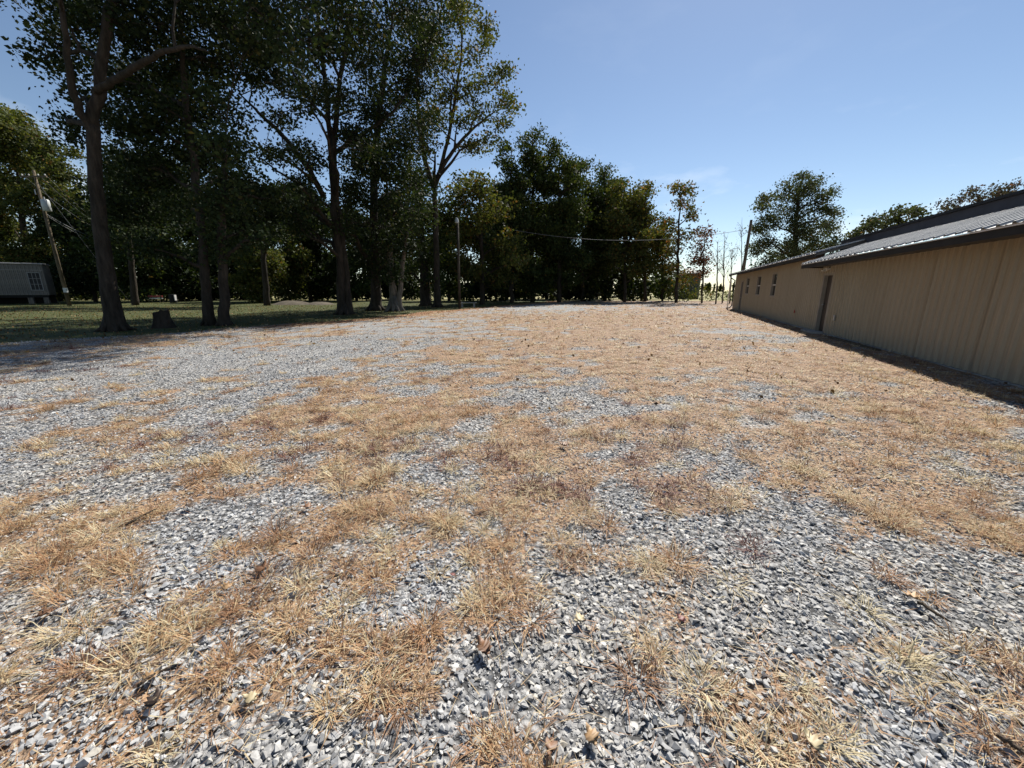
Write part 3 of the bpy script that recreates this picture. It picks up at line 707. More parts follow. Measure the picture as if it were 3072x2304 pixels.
pxclumps(t, Y3, [(600,70,40),(655,135,36),(700,60,44),(560,25,40),(640,20,44),(740,20,40),(690,-40,50),(600,-30,50),(780,-30,50),(760,-110,60),(680,-120,60)], (-11.5, -7), 2, nl=34, sig=.36, dens=1.2)
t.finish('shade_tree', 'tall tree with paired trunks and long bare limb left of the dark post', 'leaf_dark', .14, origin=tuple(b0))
# T4 pair
b0 = g3(812, 671); Y4 = b0[1]; t = TreeB(104)
t.trunk([b0-(0,0,.2), P(812,630,Y4), P(810,540,Y4), P(806,430,Y4), P(812,300,Y4), P(830,160,Y4+.3), P(850,20,Y4+.4)], [.50,.38,.33,.28,.23,.17,.06], 12)
t.flare(b0, .45, 7, .8)
pxclumps(t, Y4, [(780,420,45),(830,380,50),(800,330,50),(870,330,48),(760,480,42),(820,500,48),(880,460,50),(860,540,42),(790,560,38),(900,400,40),(840,240,50),(900,260,44),(880,180,50),(900,110,48),(930,60,44),(840,600,26),(770,360,40),(755,420,30),(775,300,36),(740,520,24)], (-6, 4), 3, nl=40, sig=.40, dens=1.1)
pxclumps(t, Y4, [(900,-40,70),(840,-80,80),(960,-90,70),(900,-160,80)], (-7, 4), 2, nl=28, sig=.45, dens=.9)
t.finish('shade_tree', 'thick black trunked tree close left of the pale buttressed trunk', 'leaf_dark', .155, origin=tuple(b0))
b0 = g3(850, 672); Y4 = b0[1]; t = TreeB(105)
t.trunk([b0-(0,0,.2), P(849,640,Y4), P(846,600,Y4), P(842,540,Y4), P(840,470,Y4), P(835,380,Y4)], [.42,.29,.24,.2,.15,.05], 12)
t.trunk([b0+(.45,0,-.2), P(862,640,Y4), P(868,590,Y4), P(875,530,Y4), P(885,460,Y4)], [.28,.2,.16,.12,.03], 10)
t.flare(b0+np.array((.12,0,0)), .46, 8, 1.1)
pxclumps(t, Y4, [(850,450,35),(880,500,34),(835,520,28),(900,540,30),(870,420,34)], 2.2, 2, nl=26, sig=.42, dens=1.1)
t.finish('shade_tree', 'tree with pale grey trunk and flared roots at the lot edge', 'leaf_dark', .2, 'bark_grey', origin=tuple(b0))
# T5 slim V fork
b0 = g3(945, 663); Y5 = b0[1]; t = TreeB(106)
t.trunk([b0-(0,0,.2), P(944,620,Y5), P(942,520,Y5), P(940,440,Y5), P(936,400,Y5)], [.40,.29,.26,.23,.21], 10)
t.trunk([P(936,402,Y5), P(918,350,Y5), P(905,270,Y5), P(900,180,Y5), P(905,80,Y5)], [.24,.20,.17,.13,.06], 8)
t.trunk([P(938,402,Y5), P(955,360,Y5), P(990,310,Y5), P(1030,270,Y5), P(1070,240,Y5)], [.22,.18,.14,.10,.05], 8)
t.trunk([P(950,370,Y5), P(968,300,Y5), P(985,200,Y5), P(1000,100,Y5), P(990,10,Y5)], [.17,.15,.12,.08,.04], 8)
t.flare(b0, .36, 6, .7)
pxclumps(t, Y5, [(930,60,36),(960,130,40),(1000,50,36),(1010,120,36),(1045,90,14),(1020,190,40),(960,210,40),(1060,170,34),(1090,150,16),(1080,210,30),(1100,230,18),(1040,250,32),(990,260,32),(1050,300,24),(1000,20,36),(970,10,40),(910,140,36),(930,260,36),(920,320,26),(1080,265,18),(1010,330,24),(880,60,36),(1050,55,10)], (-6, 4), 2, nl=34, sig=.42, dens=.6, hue=.12)
t.finish('slender_tree', 'slim V forked tree with airy crown behind the dark post', 'leaf_olive', .21, origin=tuple(b0))
b0 = g3(920, 660); Y5 = b0[1]; t = TreeB(107)
t.trunk([b0-(0,0,.2), P(918,610,Y5), P(912,540,Y5), P(905,470,Y5), P(900,380,Y5)], [.6,.5,.42,.32,.15], 10)
t.flare(b0, .45, 6, .7)
pxclumps(t, Y5, [(900,440,38),(930,480,38),(890,520,38),(930,550,36),(960,450,30),(900,380,34),(960,520,30),(880,580,24),(940,600,22)], 3.5, 2, nl=26, sig=.5, dens=1.0)
t.finish('shade_tree', 'low crowned dark tree between the pale trunk and the slim forked tree', 'leaf_mid', .26, origin=tuple(b0))
# T6 brighter bushy tree behind the post
Y6 = 44; b0 = np.array((*P(1040, 650, Y6)[:2], 0.)); t = TreeB(108)
t.trunk([b0-(0,0,.2), P(1042,600,Y6), P(1040,520,Y6), P(1035,420,Y6)], [.3,.25,.2,.08], 8)
pxclumps(t, Y6, [(1000,430,38),(1050,410,34),(1030,470,42),(1080,460,32),(1090,520,32),(1010,520,38),(1060,560,38),(1110,570,22),(1130,560,12),(1100,600,20),(1020,590,32),(970,480,26),(985,560,26),(1000,390,22),(1060,600,24)], 3.2, 2, nl=26, sig=.45, dens=1.0, hue=.15)
t.finish('bushy_tree', 'bright olive green bushy tree right behind the dark post', 'leaf_olive', .27, origin=tuple(b0))
for px, Y, cl, lab, sd in [
  (574, 41, [(500,400,40),(540,440,44),(580,420,30),(520,480,44),(570,480,40),(600,500,26),(480,440,40),(550,520,32),(590,450,24),(460,490,36)], 'dark trunked shade tree on the lawn right of the twin stems', 131),
  (288, 43, [(250,360,40),(300,340,44),(350,370,40),(270,420,44),(330,430,44),(380,420,40),(290,480,36),(240,470,34),(350,490,30),(220,420,30),(400,370,36)], 'shade tree with slanting trunk beside the thin second pole', 132)]:
    b0 = np.array((*P(px, 640, Y)[:2], 0.)); t = TreeB(sd)
    t.trunk([b0-(0,0,.2), P(px-2, 590, Y), P(px-8, 520, Y), P(px-14, 430, Y)], [.34,.26,.22,.08], 9)
    pxclumps(t, Y, cl, (-4, 4), 2, nl=30, sig=.45, dens=.75)
    t.finish('shade_tree', lab, 'leaf_dark', .34, origin=tuple(b0), tri=True)
# T7.. the tall dark stand in the middle distance
def tall(px, Y, top, half, low, seed, label, lm, dens=.5, hue=0., lean=0, sz=.3, name='tall_tree', step=34):
    b0 = np.array((*P(px, 640, Y)[:2], 0.)); t = TreeB(seed); rr = random.Random(seed)
    H = (628-top)*MPP(px, (628+top)/2, Y)
    t.trunk([b0-(0,0,.2), P(px+lean*.2, 580, Y), P(px+lean*.5, (628+top)/2, Y), P(px+lean, top+14, Y)], [H*.016, H*.013, H*.009, .04], 8, .1)
    L = []; y = top+half*.35
    while y < low:
        f = (y-top)/(low-top); w = half*min(1, .30+1.9*f)*(1 if f < .75 else 1-.6*(f-.75))
        nn_ = max(1, int(w/step*1.3+.5))
        for k_ in range(nn_):
            L.append((px+lean*(1-f)+rr.uniform(-w, w)*.78, y+rr.uniform(-10, 10), rr.uniform(.42, .62)*min(half, 42)*(.6+.5*min(1, f*3))))
        y += step*.62
    pxclumps(t, Y, L, min(4, half*MPP(px, top, Y)*.8), 2, nl=30, sig=.5, dens=dens*1.8, hue=hue)
    return t.finish(name, label, lm, sz*1.3, origin=tuple(b0), tri=True)
tall(1105, 50, 305, 48, 600, 201, 'tall narrow dark tree at left end of the middle stand', 'leaf_mid')
tall(1150, 54, 268, 58, 610, 202, 'tallest dark tree of the middle stand beyond the lot', 'leaf_mid')
tall(1208, 52, 292, 54, 610, 203, 'tall blue green tree right of the tallest in the stand', 'leaf_mid')
tall(1258, 58, 352, 52, 600, 204, 'rounded dark tree in the middle of the far stand', 'leaf_mid')
tall(1306, 60, 348, 54, 590, 205, 'grey green tree with rounded top in the far stand', 'leaf_mid')
tall(1350, 54, 388, 54, 590, 206, 'yellow green tree at right of the far stand', 'leaf_olive', hue=.15)
tall(1394, 56, 394, 44, 590, 207, 'faintly orange tinged tree at right end of the dense stand', 'leaf_olive', hue=.22)
tall(1462, 50, 388, 34, 600, 208, 'thin upright orange and green tree standing apart right of the stand', 'leaf_orange', .26, .12, 8, .27)
tall(1518, 48, 500, 26, 600, 209, 'small reddish tree left of the bare saplings', 'leaf_red', .2, .15, 4, .24)
tall(1432, 58, 462, 36, 640, 210, 'dark low tree between the stand and the orange tree', 'leaf_mid', .4)
# trees behind the building
t = TreeB(220); Yb = 52; b0 = np.array((*P(1715, 640, Yb)[:2], 0.))
t.trunk([b0-(0,0,.2), P(1715,590,Yb), P(1718,500,Yb), P(1725,420,Yb), P(1735,375,Yb)], [.45,.36,.26,.16,.05], 8)
pxclumps(t, Yb, [(1735,380,14),(1710,400,16),(1760,395,18),(1690,430,14),(1740,420,26),(1790,420,12),(1775,445,24),(1800,455,14),(1715,460,28),(1655,430,9),(1650,450,14),(1670,480,24),(1740,490,32),(1790,490,22),(1640,490,14),(1650,520,22),(1700,520,32),(1760,530,28),(1630,540,16),(1800,530,16),(1670,560,22),(1720,560,26),(1640,575,14)], 2.8, 3, nl=34, sig=.42, dens=.85, hue=.0)
t.finish('broad_tree', 'large grey green tree rising behind the far end of the building', 'leaf_grey', .21, origin=tuple(b0))
t = TreeB(221); Yb = 40; b0 = np.array((*P(1930, 640, Yb)[:2], 0.))
t.trunk([b0-(0,0,.2), P(1930,560,Yb), P(1935,500,Yb), P(1945,455,Yb)], [.3,.24,.16,.05], 8)
pxclumps(t, Yb, [(1870,495,14),(1890,475,14),(1920,470,18),(1950,460,16),(1985,462,14),(1960,480,20),(1905,495,16),(2000,475,12),(1855,510,10)], 2, 2, nl=30, sig=.30, dens=.8)
t.finish('roadside_tree', 'tree top showing above the roof between the small clouds', 'leaf_grey', .24, origin=tuple(b0))
t = TreeB(222); Yb = 34; b0 = np.array((*P(2120, 640, Yb)[:2], 0.))
t.trunk([b0-(0,0,.2), P(2115,560,Yb), P(2112,480,Yb), P(2115,420,Yb)], [.3,.24,.16,.05], 8)
t.trunk([P(2112,480,Yb), P(2150,440,Yb), P(2190,400,Yb)], [.14,.1,.03], 6)
pxclumps(t, Yb, [(2050,440,9),(2080,425,14),(2100,415,14),(2120,430,16),(2140,415,14),(2165,410,10),(2190,398,10),(2150,432,14),(2045,455,9),(2060,455,12),(2175,420,12)], 1.6, 2, nl=22, sig=.24, dens=.7, hue=.1)
t.finish('roadside_tree', 'sparse mauve tinged tree top above the roof near the right edge', 'leaf_mauve', .15, origin=tuple(b0))
# far left round trees
t = TreeB(230); Yl = 58; b0 = np.array((*P(60, 650, Yl)[:2], 0.))
t.trunk([b0-(0,0,.2), P(60,580,Yl), P(50,480,Yl), P(35,350,Yl)], [.5,.42,.32,.1], 8); t.trunk([P(58,570,Yl), P(85,500,Yl), P(110,420,Yl)], [.3,.22,.08], 8)
pxclumps(t, Yl, [(-20,260,45),(30,260,30),(60,290,34),(90,320,32),(20,320,48),(120,350,26),(140,380,24),(70,370,44),(10,400,44),(110,420,38),(150,430,26),(60,450,40),(0,480,40),(120,490,32),(160,330,14),(165,480,22),(90,530,26),(20,545,24),(150,540,22),(-40,380,50),(-60,300,50),(-50,460,50)], 4, 2, nl=30, sig=.6, dens=.6, hue=.08)
t.finish('bushy_tree', 'broad rounded olive tree behind the trailer at the left edge', 'leaf_olive', .36, origin=tuple(b0))
# woodland copies behind the lawn
def proto(seed, H, rad, low, dens, sz, hue=0.):
    t = TreeB(seed); rr = t.rng
    t.trunk([(0,0,-.2), (.1,0,H*.2), (-.1,.1,H*.5), (.1,0,H*.9)], [H*.022, H*.017, H*.012, .03], 7, .1)
    for k_ in range(int(16*dens)):
        z = rr.uniform(low, 1)*H; f = (z/H-low)/(1-low); w = rad*math.sin(math.pi*min(1, .18+.8*f))**.7
        a = rr.uniform(0, 6.28); q_ = w*rr.random()**.5*.75
        t.clump((math.cos(a)*q_, math.sin(a)*q_, z), rad*rr.uniform(.32, .5), nl=26, sig=.6, dens=1.0, hue=hue)
    return t
PR = {}
WOODS = [ # px, Y, scale, proto, label
 (205,56,.9,'a','dark woodland tree seen just right of the leaning trunk'), (300,52,1.0,'b','woodland tree behind the thin second pole'),
 (390,58,1.15,'a','dark woodland tree behind the stump'), (455,66,1.1,'b','woodland tree hidden behind the twin stemmed tree'),
 (560,50,.7,'c','bright low olive tree in the gap right of the twin stems'), (625,56,.8,'c','second bright olive tree in the lawn gap by the mounds'),
 (520,68,1.1,'a','dark woodland tree rising behind the bright olive trees'), (670,62,1.15,'a','dark rounded tree left of the paired trunks'),
 (770,60,1.0,'b','dark woodland tree directly behind the paired trunks'), (860,66,1.1,'a','dark woodland tree behind the pale trunk'),
 (970,60,.95,'b','dark tree between the forked tree and the dark post'), (1085,62,1.0,'a','dark woodland tree right of the dark post'),
 (130,58,.8,'c','olive woodland tree behind the utility pole'), (20,60,1.0,'b','woodland tree behind the trailer roof'),
 (1290,70,1.0,'b','dark tree filling the foot of the far stand'), (1180,72,1.1,'a','dark tree deep inside the far stand')]
for kx, (sd, H, rad, low, dn, sz, lm, hu) in dict(a=(301, 13.5, 5.2, .12, 1.5, 0.5, 'leaf_dark', 0), b=(302, 12.0, 4.4, .10, 1.35, .5, 'leaf_mid', -.05), c=(303, 11, 4.6, .06, 1.3, .48, 'leaf_olive', .1)).items():
    PR[kx] = (proto(sd, H, rad, low, dn, sz, hu), lm, sz, [])
rw = random.Random(5)
for i, (px, Y, s_, kx, lab) in enumerate(WOODS):
    tb, lm, sz, made = PR[kx]; p_ = P(px, 640, Y)
    if not made:
        root = tb.finish('woodland_tree', lab, lm, sz, group='woodland trees behind the lawn', tri=True); made.append(root)
    else:
        r0 = made[0]; root = r0.copy(); COL.objects.link(root)
        for ch in r0.children:
            c_ = ch.copy(); COL.objects.link(c_); c_.parent = root
        root['label'] = lab
    root.location = (p_[0], Y, 0); root.rotation_euler = (0, 0, rw.uniform(0, 6.28)); root.scale = (s_*rw.uniform(.9, 1.1), s_*rw.uniform(.9, 1.1), s_)
# bare saplings at the field edge
for i, (px, Y, top, lab) in enumerate([(1548, 46, 520, 'leafless sapling right of the small reddish tree'), (1562, 50, 505, 'tallest leafless sapling before the pale sky'), (1578, 48, 540, 'thin bare sapling nearest the building corner'), (1600, 62, 470, 'bare grey tree behind the pole at the building end')]):
    t = TreeB(400+i); b0 = np.array((*P(px, 640, Y)[:2], 0.)); tp = P(px+3, top, Y)
    t.trunk([b0, (b0*.6+tp*.4)+np.array((.1, 0, 0)), (b0*.3+tp*.7), tp], [.09, .07, .045, .012], 6)
    for k_ in range(9):
        f = t.rng.uniform(.3, .95); s0 = b0*(1-f)+tp*f; d = t.rng.normal(0, 1, 3); d[2] = abs(d[2])+1.2; d /= np.linalg.norm(d)
        e_ = s0+d*t.rng.uniform(1.2, 2.6)*(1.2-f); t.wood.tube([s0, (s0+e_)/2+t.rng.normal(0, .08, 3), e_], [.035, .022, .008], 4, False)
        for _ in range(3):
            e2 = e_+t.rng.normal(0, .35, 3)+(0, 0, .3); t.wood.tube([(s0+e_)/2, e2], [.014, .005], 3, False)
            t.C.append(e2[None]+t.rng.normal(0, .15, (3, 3))); t.tone.append(np.full(3, .4)); t.hue.append(t.rng.random(3))
    t.finish('sapling', lab, 'leaf_red', .12, 'bark_grey', origin=tuple(b0), group='bare saplings at the field edge')

# undergrowth that reads as one mass
rng = np.random.default_rng(41)
def thicket(name, label, segs, per_m, hmin, hmax, size, lm):
    Cs, Ts = [], []
    for (x0, y0), (x1, y1), depth, hf in segs:
        L = math.hypot(x1-x0, y1-y0); nb_ = int(L*per_m)
        for _ in range(nb_):
            f = rng.random(); cx = x0+(x1-x0)*f+rng.normal(0, .5); cy = y0+(y1-y0)*f+rng.uniform(0, depth)
            h = rng.uniform(hmin, hmax)*hf; r = rng.uniform(.6, 1.3); nl_ = int((55 if size < 1 else 14)*r*h/2)
            D = rng.normal(0, 1, (nl_, 3)); D /= np.linalg.norm(D, axis=1)[:, None]; D *= (rng.random(nl_)**.4)[:, None]
            Cs.append(np.array((cx, cy, h*.5)) + D*np.array((r, r, h*.52))); Ts.append(np.full(nl_, rng.random()))
    C = np.concatenate(Cs); T = np.concatenate(Ts); V, F = quad_leaves(C, size, rng)
    print(name, len(C))
    return tag(link(name, mesh_np(name, V, F, 4, rng.random(len(C))**1.2, T), M[lm]), label, 'undergrowth', None, 'stuff')
def PX(px, Y): return (P(px, 640, Y)[0], Y)
thicket('woodland_undergrowth', 'dark tangled undergrowth along the foot of the woods',
        [(PX(-60,62), PX(1000,62), 4, 1.2), (PX(1000,56), PX(1240,58), 5, 1.5), (PX(1240,58), PX(1450,58), 4, 1.7), (PX(-60,70), PX(1450,72), 3, 2.1)], 2.0, 1.2, 3.4, .5, 'leaf_dark')
thicket('field_edge_brush', 'sparse green brush at the field edge left of the building corner', [(PX(1455,54), PX(1540,55), 3, 1.5), (PX(1540,57), PX(1630,58), 3, .8), (PX(1620,64), PX(1800,66), 3, 1.2)], 2.4, .8, 2.2, .24, 'leaf_olive')
thicket('distant_treeline', 'distant tree line across the far field', [((20, 420), (420, 430), 20, 3.2)], .5, 2, 3.4, 2.4, 'leaf_mid')

# ------------------------------------------------------------------ stump
b0 = g3(355, 708); mb = MB(); prof = [(-.1,.40),(.07,.34),(.2,.29),(.42,.265),(.6,.26),(.66,.25)]
nn_ = 22; rr = random.Random(8); lob = [1+.10*math.sin(3*a_+1)+.07*math.sin(5*a_) for a_ in [2*math.pi*k/nn_ for k in range(nn_)]]
vv = []; ff = []
for z_, r_ in prof:
    for k in range(nn_):
        a_ = 2*math.pi*k/nn_; l_ = 1+(lob[k]-1)*(1.6 if z_ < .4 else .8)
        vv.append((r_*l_*math.cos(a_), r_*l_*math.sin(a_), z_+(rr.uniform(-.03, .05)+.06*math.cos(a_) if z_ > .65 else 0)))
for i in range(len(prof)-1):
    for k in range(nn_): ff.append((i*nn_+k, i*nn_+(k+1) % nn_, (i+1)*nn_+(k+1) % nn_, (i+1)*nn_+k))
mb.add(vv, ff); st_ = thing('tree_stump', 'short dark tree stump between the leaning tree and twin stems', 'stump', tuple(b0))
mb.build('stump_bark', M['bark'], st_, True)
mb = MB(); top = vv[-nn_:]; cz = sum(v[2] for v in top)/nn_
mb.add([(x*.97, y*.97, z+.004) for x, y, z in top]+[(0, 0, cz+.01)], [(k, (k+1) % nn_, nn_) for k in range(nn_)]); mb.build('cut_face', M['weathered_pole'], st_)

# ------------------------------------------------------------------ poles and wires
def pole(px, Y, top, r, label, name='utility_pole', lean=0):
    b_ = np.array((*P(px, 640, Y)[:2], 0.)); H = top
    root = thing(name, label, 'pole', tuple(b_))
    MB().tube([(0,0,-.2), (lean*.4,0,H*.4), (lean,0,H)], [r, r*.88, r*.66], 10).build('pole_shaft', M['weathered_pole'], root, True)
    return root, b_
M['grey_tank'] = simple('grey transformer paint', (.42,.44,.43), .5, .1, .12, 4)
M['wire'] = simple('weathered aluminium wire', (.34,.34,.34), .45, .5, .1, 4)
M['greywire'] = simple('dull grey wire', (.16,.16,.16), .7, 0, .1, 4)
M['darkwire'] = simple('black insulated wire', (.05,.05,.05), .5, 0, .1, 4)
b_ = g3(150, 660); root = thing('utility_pole', 'leaning wooden utility pole with grey transformer at far left', 'pole', tuple(b_)); YP = b_[1]
topP = P(72, 368, YP)-b_
MB().tube([(0,0,-.2), topP*.5, topP], [.17, .145, .11], 10).build('pole_shaft', M['weathered_pole'], root, True)
def on(f): return topP*f
a_ = on(.955)
MB().box((a_[0]-1.25, a_[1]-.16, a_[2]-.07), (a_[0]+1.25, a_[1]-.05, a_[2]+.07)).build('crossarm', M['weathered_pole'], root)
for dx in (-1.1, -.45, .45, 1.1):
    MB().tube([(a_[0]+dx, a_[1]-.1, a_[2]+.07), (a_[0]+dx, a_[1]-.1, a_[2]+.14), (a_[0]+dx, a_[1]-.1, a_[2]+.24)], [.025, .06, .035], 8).build('insulator', M['white'], root)
c_ = on(.76)
tk = MB().tube([c_+(.45,-.1,-.62), c_+(.45,-.1,-.58), c_+(.45,-.1,.38), c_+(.45,-.1,.46)], [.27,.31,.31,.24], 14).build('transformer', M['grey_tank'], root, True)
MB().tube([c_+(.55,-.2,.44), c_+(.55,-.2,.7)], [.05,.03], 8).build('bushing', M['white'], tk)
MB().box(c_+np.array((0,-.14,-.1)), c_+np.array((.3,-.06,.0))).build('bracket', M['metal'], root)
MB().tube([c_+(-.25,-.12,.9), c_+(-.25,-.12,1.35)], [.04,.03], 8).build('fuse_cutout', M['metal'], root)
MB().box(on(.12)+np.array((.1,-.3,-.2)), on(.12)+np.array((.42,-.12,.25))).build('meter_box', M['grey_tank'], root)
def wire(p0, p1, sag, r, label, m_='wire', n_=24):
    p0 = np.array(p0); p1 = np.array(p1); t_ = np.linspace(0, 1, n_)
    pts = [p0*(1-f)+p1*f-np.array((0, 0, sag*4*f*(1-f))) for f in t_]
    return tag(MB().tube(pts, r, 5).build('overhead_wire', M[m_], None, True), label, 'wire')
r2, b2 = pole(305, 62, 9.6, .17, 'thin second wooden pole beyond the leaning tree', lean=-.9)
top2 = b2+np.array((-.9, 0, 9.5))
for dx, w_ in ((-1.1,'uppermost'), (.45,'second'), (1.1,'third')):
    wire(b_+a_+(dx,-.1,.25), top2+np.array((dx*.6, 0, .0)), 1.0, .018, '%s of the bare wires running right from the transformer pole' % w_)
wire(b_+on(.70), top2-(0,0,.9), .8, .03, 'thick twin service cable below the transformer, upper strand')
wire(b_+on(.69), top2-(0,0,1.1), 1.0, .026, 'thick twin service cable below the transformer, lower strand')
ga = g3(287, 662); ga[1] = YP; ga[0] = P(287, 662, YP)[0]
wire(b_+on(.93), ga, 0, .02, 'taut guy wire slanting down from the transformer pole', 'darkwire', 2)
# lamp post at the lot edge
b_ = g3(993, 667); Hl = P(994, 476, b_[1])[2]; root = thing('lamp_post', 'plain dark post with small yard light at the lot edge', 'lamp post', tuple(b_))
M['darkpole'] = barkmat('tarred dark pole', (.075,.065,.055))
MB().tube([(0,0,-.2), (.02,0,Hl*.5), (.05,0,Hl)], [.115,.105,.09], 10).build('post', M['darkpole'], root, True)
MB().tube([(.05,-.08,Hl-.15), (.05,-.45,Hl+.05)], .03, 6).build('arm', M['metal'], root)
MB().tube([(.05,-.5,Hl-.28), (.05,-.5,Hl-.2), (.05,-.5,Hl+.02), (.05,-.5,Hl+.12)], [.17,.16,.13,.05], 12).build('lamp_head', M['grey_tank'], root, True)
# pole behind building and long wire
Yr = 45; pr_, br_ = pole(1596, Yr, P(1605, 475, Yr)[2], .2, 'weathered pole behind the far end of the building', lean=.25)
tr = P(1604, 497, Yr)
wire(P(1095, 494, 46), tr, 1.15, .02, 'single long wire sagging across the dark stand of trees', 'greywire')

# ------------------------------------------------------------------ trailer at far left
Yt = 47; pL = P(108, 640, Yt)
tr_ = thing('mobile_home', 'old grey ribbed mobile home raised on blocks at the left edge', 'trailer', (pL[0], Yt, 0), math.radians(36))
M['trailer'] = simple('weathered grey trailer siding', (.165,.15,.13), .6, .05, .3, .9)
M['trailer_roof'] = simple('pale trailer roof', (.25,.245,.235), .6, 0, .15, 2)
M['oldglass'] = simple('dusty dark glass', (.010,.011,.014), .4, 0, .2, 3, 0, .25)
M['dark'] = simple('dark undercarriage', (.02,.02,.02), .9, 0, .1, 3)
TL, Z0, Z1, TWD = 12, 1.0, 4.45, 2.6
MB().box((-TL+.02, .03, Z0), (-.02, TWD, Z1)).build('body', M['trailer'], tr_)
wx0, wx1, wz0, wz1 = -1.25, -.38, 1.6, 3.5
pw = .3; k_ = int(TL/pw)
pr = [(0,0),(.06,0),(.08,.03),(.14,.03),(.16,0),(.21,0),(.225,.015),(.265,.015),(.28,0),(.3,0)]
def tpanel(z0, z1):
    v = []; f = []
    for x_, o in pr: v += [(x_, -o, z0), (x_, -o, z1)]
    for i in range(len(pr)-1): f.append((2*i, 2*i+2, 2*i+3, 2*i+1))
    me = bpy.data.meshes.new('siding_sheet'); me.from_pydata(v, [], f); me.update(); me.materials.append(M['trailer']); return me
mfull, mtop, mlow, mupp = tpanel(Z0, 3.78), tpanel(3.83, Z1), tpanel(Z0, wz0), tpanel(wz1, 3.78)
for i in range(k_):
    x_ = -TL+i*pw
    for me_ in ([mfull] if not (wx0-.25 < x_ < wx1-.05) else [mlow, mupp])+[mtop]:
        o = link('siding_sheet', me_, None, tr_); o.location = (x_, .02, 0)
MB().box((-TL, -.02, 3.78), (0, .0, 3.83)).build('belt_trim', M['trailer_roof'], tr_)
MB().box((-TL-.1, -.12, Z1), (.1, TWD+.1, Z1+.07)).box((-TL-.05, .3, Z1+.07), (.05, TWD-.3, Z1+.16)).build('roof', M['trailer_roof'], tr_, bevel=.02)
wn = MB().box((wx0-.08,-.05,wz0-.08),(wx0,.028,wz1+.08)).box((wx1,-.05,wz0-.08),(wx1+.08,.028,wz1+.08)).box((wx0,-.048,wz1),(wx1,.028,wz1+.08)).box((wx0,-.048,wz0-.08),(wx1,.028,wz0)).build('window', M['trailer_roof'], tr_)
MB().box((wx0,.0,wz0),(wx1,.02,wz1)).build('window_pane', M['oldglass'], wn)
for f in (1/3, 2/3): MB().box((wx0+(wx1-wx0)*f-.02,-.02,wz0),(wx0+(wx1-wx0)*f+.02,-.002,wz1)).build('glazing_bar', M['trailer_roof'], wn)
for f in (1/3, 2/3): MB().box((wx0,-.024,wz0+(wz1-wz0)*f-.02),(wx1,-.003,wz0+(wz1-wz0)*f+.02)).build('glazing_bar', M['trailer_roof'], wn)
MB().box((-TL+.2,.2,Z0-.28),(-.1,.38,Z0)).box((-TL+.2,TWD-.4,Z0-.28),(-.1,TWD-.22,Z0)).build('chassis_beam', M['dark'], tr_)
for x_ in (-1.6, -.4, -4.5, -8): MB().box((x_-.22,.15,-.1),(x_+.22,.6,Z0-.28)).build('support_block', M['bark_grey'], tr_, bevel=.02)
MB().box((-TL+.2,TWD-.2,0),(-.1,TWD-.1,Z0-.02)).build('skirting', M['dark'], tr_)
for x_ in (-8.2,-7.3): MB().tube([(x_,.25,.36),(x_,.5,.36)], .36, 16).build('wheel', M['dark'], tr_)

# ------------------------------------------------------------------ small things on the lawn
Ys = 50
p_ = P(337, 648, Ys); root = thing('barrier', 'small red and white sawhorse barrier on the far lawn', 'barrier', (p_[0], Ys, 0))
MB().box((-.9,-.03,.72),(.9,.03,.92)).build('top_rail', M['red'], root); MB().box((-.9,-.03,.50),(.9,.03,.62)).build('lower_rail', M['white'], root)
for sx in (-.7, .7):
    for sy in (-.3, .3): MB().tube([(sx, sy, 0), (sx, sy*.1, .92)], .035, 5).build('leg', M['weathered_pole'], root)
p_ = P(374, 648, Ys); root = thing('trash_barrel', 'dark barrel with pale side standing on the far lawn', 'barrel', (p_[0], Ys, 0))
MB().tube([(0,0,0),(0,0,.05),(0,0,.5),(0,0,.55),(0,0,1.0),(0,0,1.05)], [.36,.38,.38,.40,.38,.37], 16).build('drum', M['dark'], root, True)
MB().box((.34,-.2,.3),(.42,.1,.98)).build('label_plate', M['white'], root)
M['soil'] = simple('bare brown soil', (.085,.07,.05), .95, 0, .35, 3, .6)
for px, w_, h_, lab in ((628, 4.6, .42, 'long low soil mound on the lawn left of the paired trunks'), (690, 3.6, .3, 'smaller soil mound close to the paired trunks')):
    p_ = P(px, 645, 44); mb = MB(); nn_ = 18; vv = []; ff = []
    for i in range(6):
        f = i/5
        for k in range(nn_):
            a_ = 2*math.pi*k/nn_; jit = 1+.15*math.sin(3*a_+px)+.08*math.sin(7*a_)
            vv.append((w_*.5*(1-f*.92)*math.cos(a_)*jit, 1.3*(1-f*.92)*math.sin(a_)*jit, -.03+h_*math.sin(f*math.pi/2)*(1+.1*math.sin(5*a_))))
    for i in range(5):
        for k in range(nn_): ff.append((i*nn_+k, i*nn_+(k+1) % nn_, (i+1)*nn_+(k+1) % nn_, (i+1)*nn_+k))
    ff.append(tuple(range(5*nn_, 6*nn_))); mb.add(vv, ff); o = mb.build('soil_mound', M['soil'], None, True); o.location = (p_[0], 44, 0); tag(o, lab, 'mound', 'soil mounds')
p_ = g3(1011, 664); root = thing('garden_bench', 'low dark bench on the ground right of the dark post', 'bench', tuple(p_))
MB().box((-.8,-.2,.40),(.8,.2,.46)).build('seat', M['concrete'], root)
for sx in (-.6, .5): MB().box((sx,-.16,-.02),(sx+.14,.16,.40)).build('leg', M['concrete'], root)
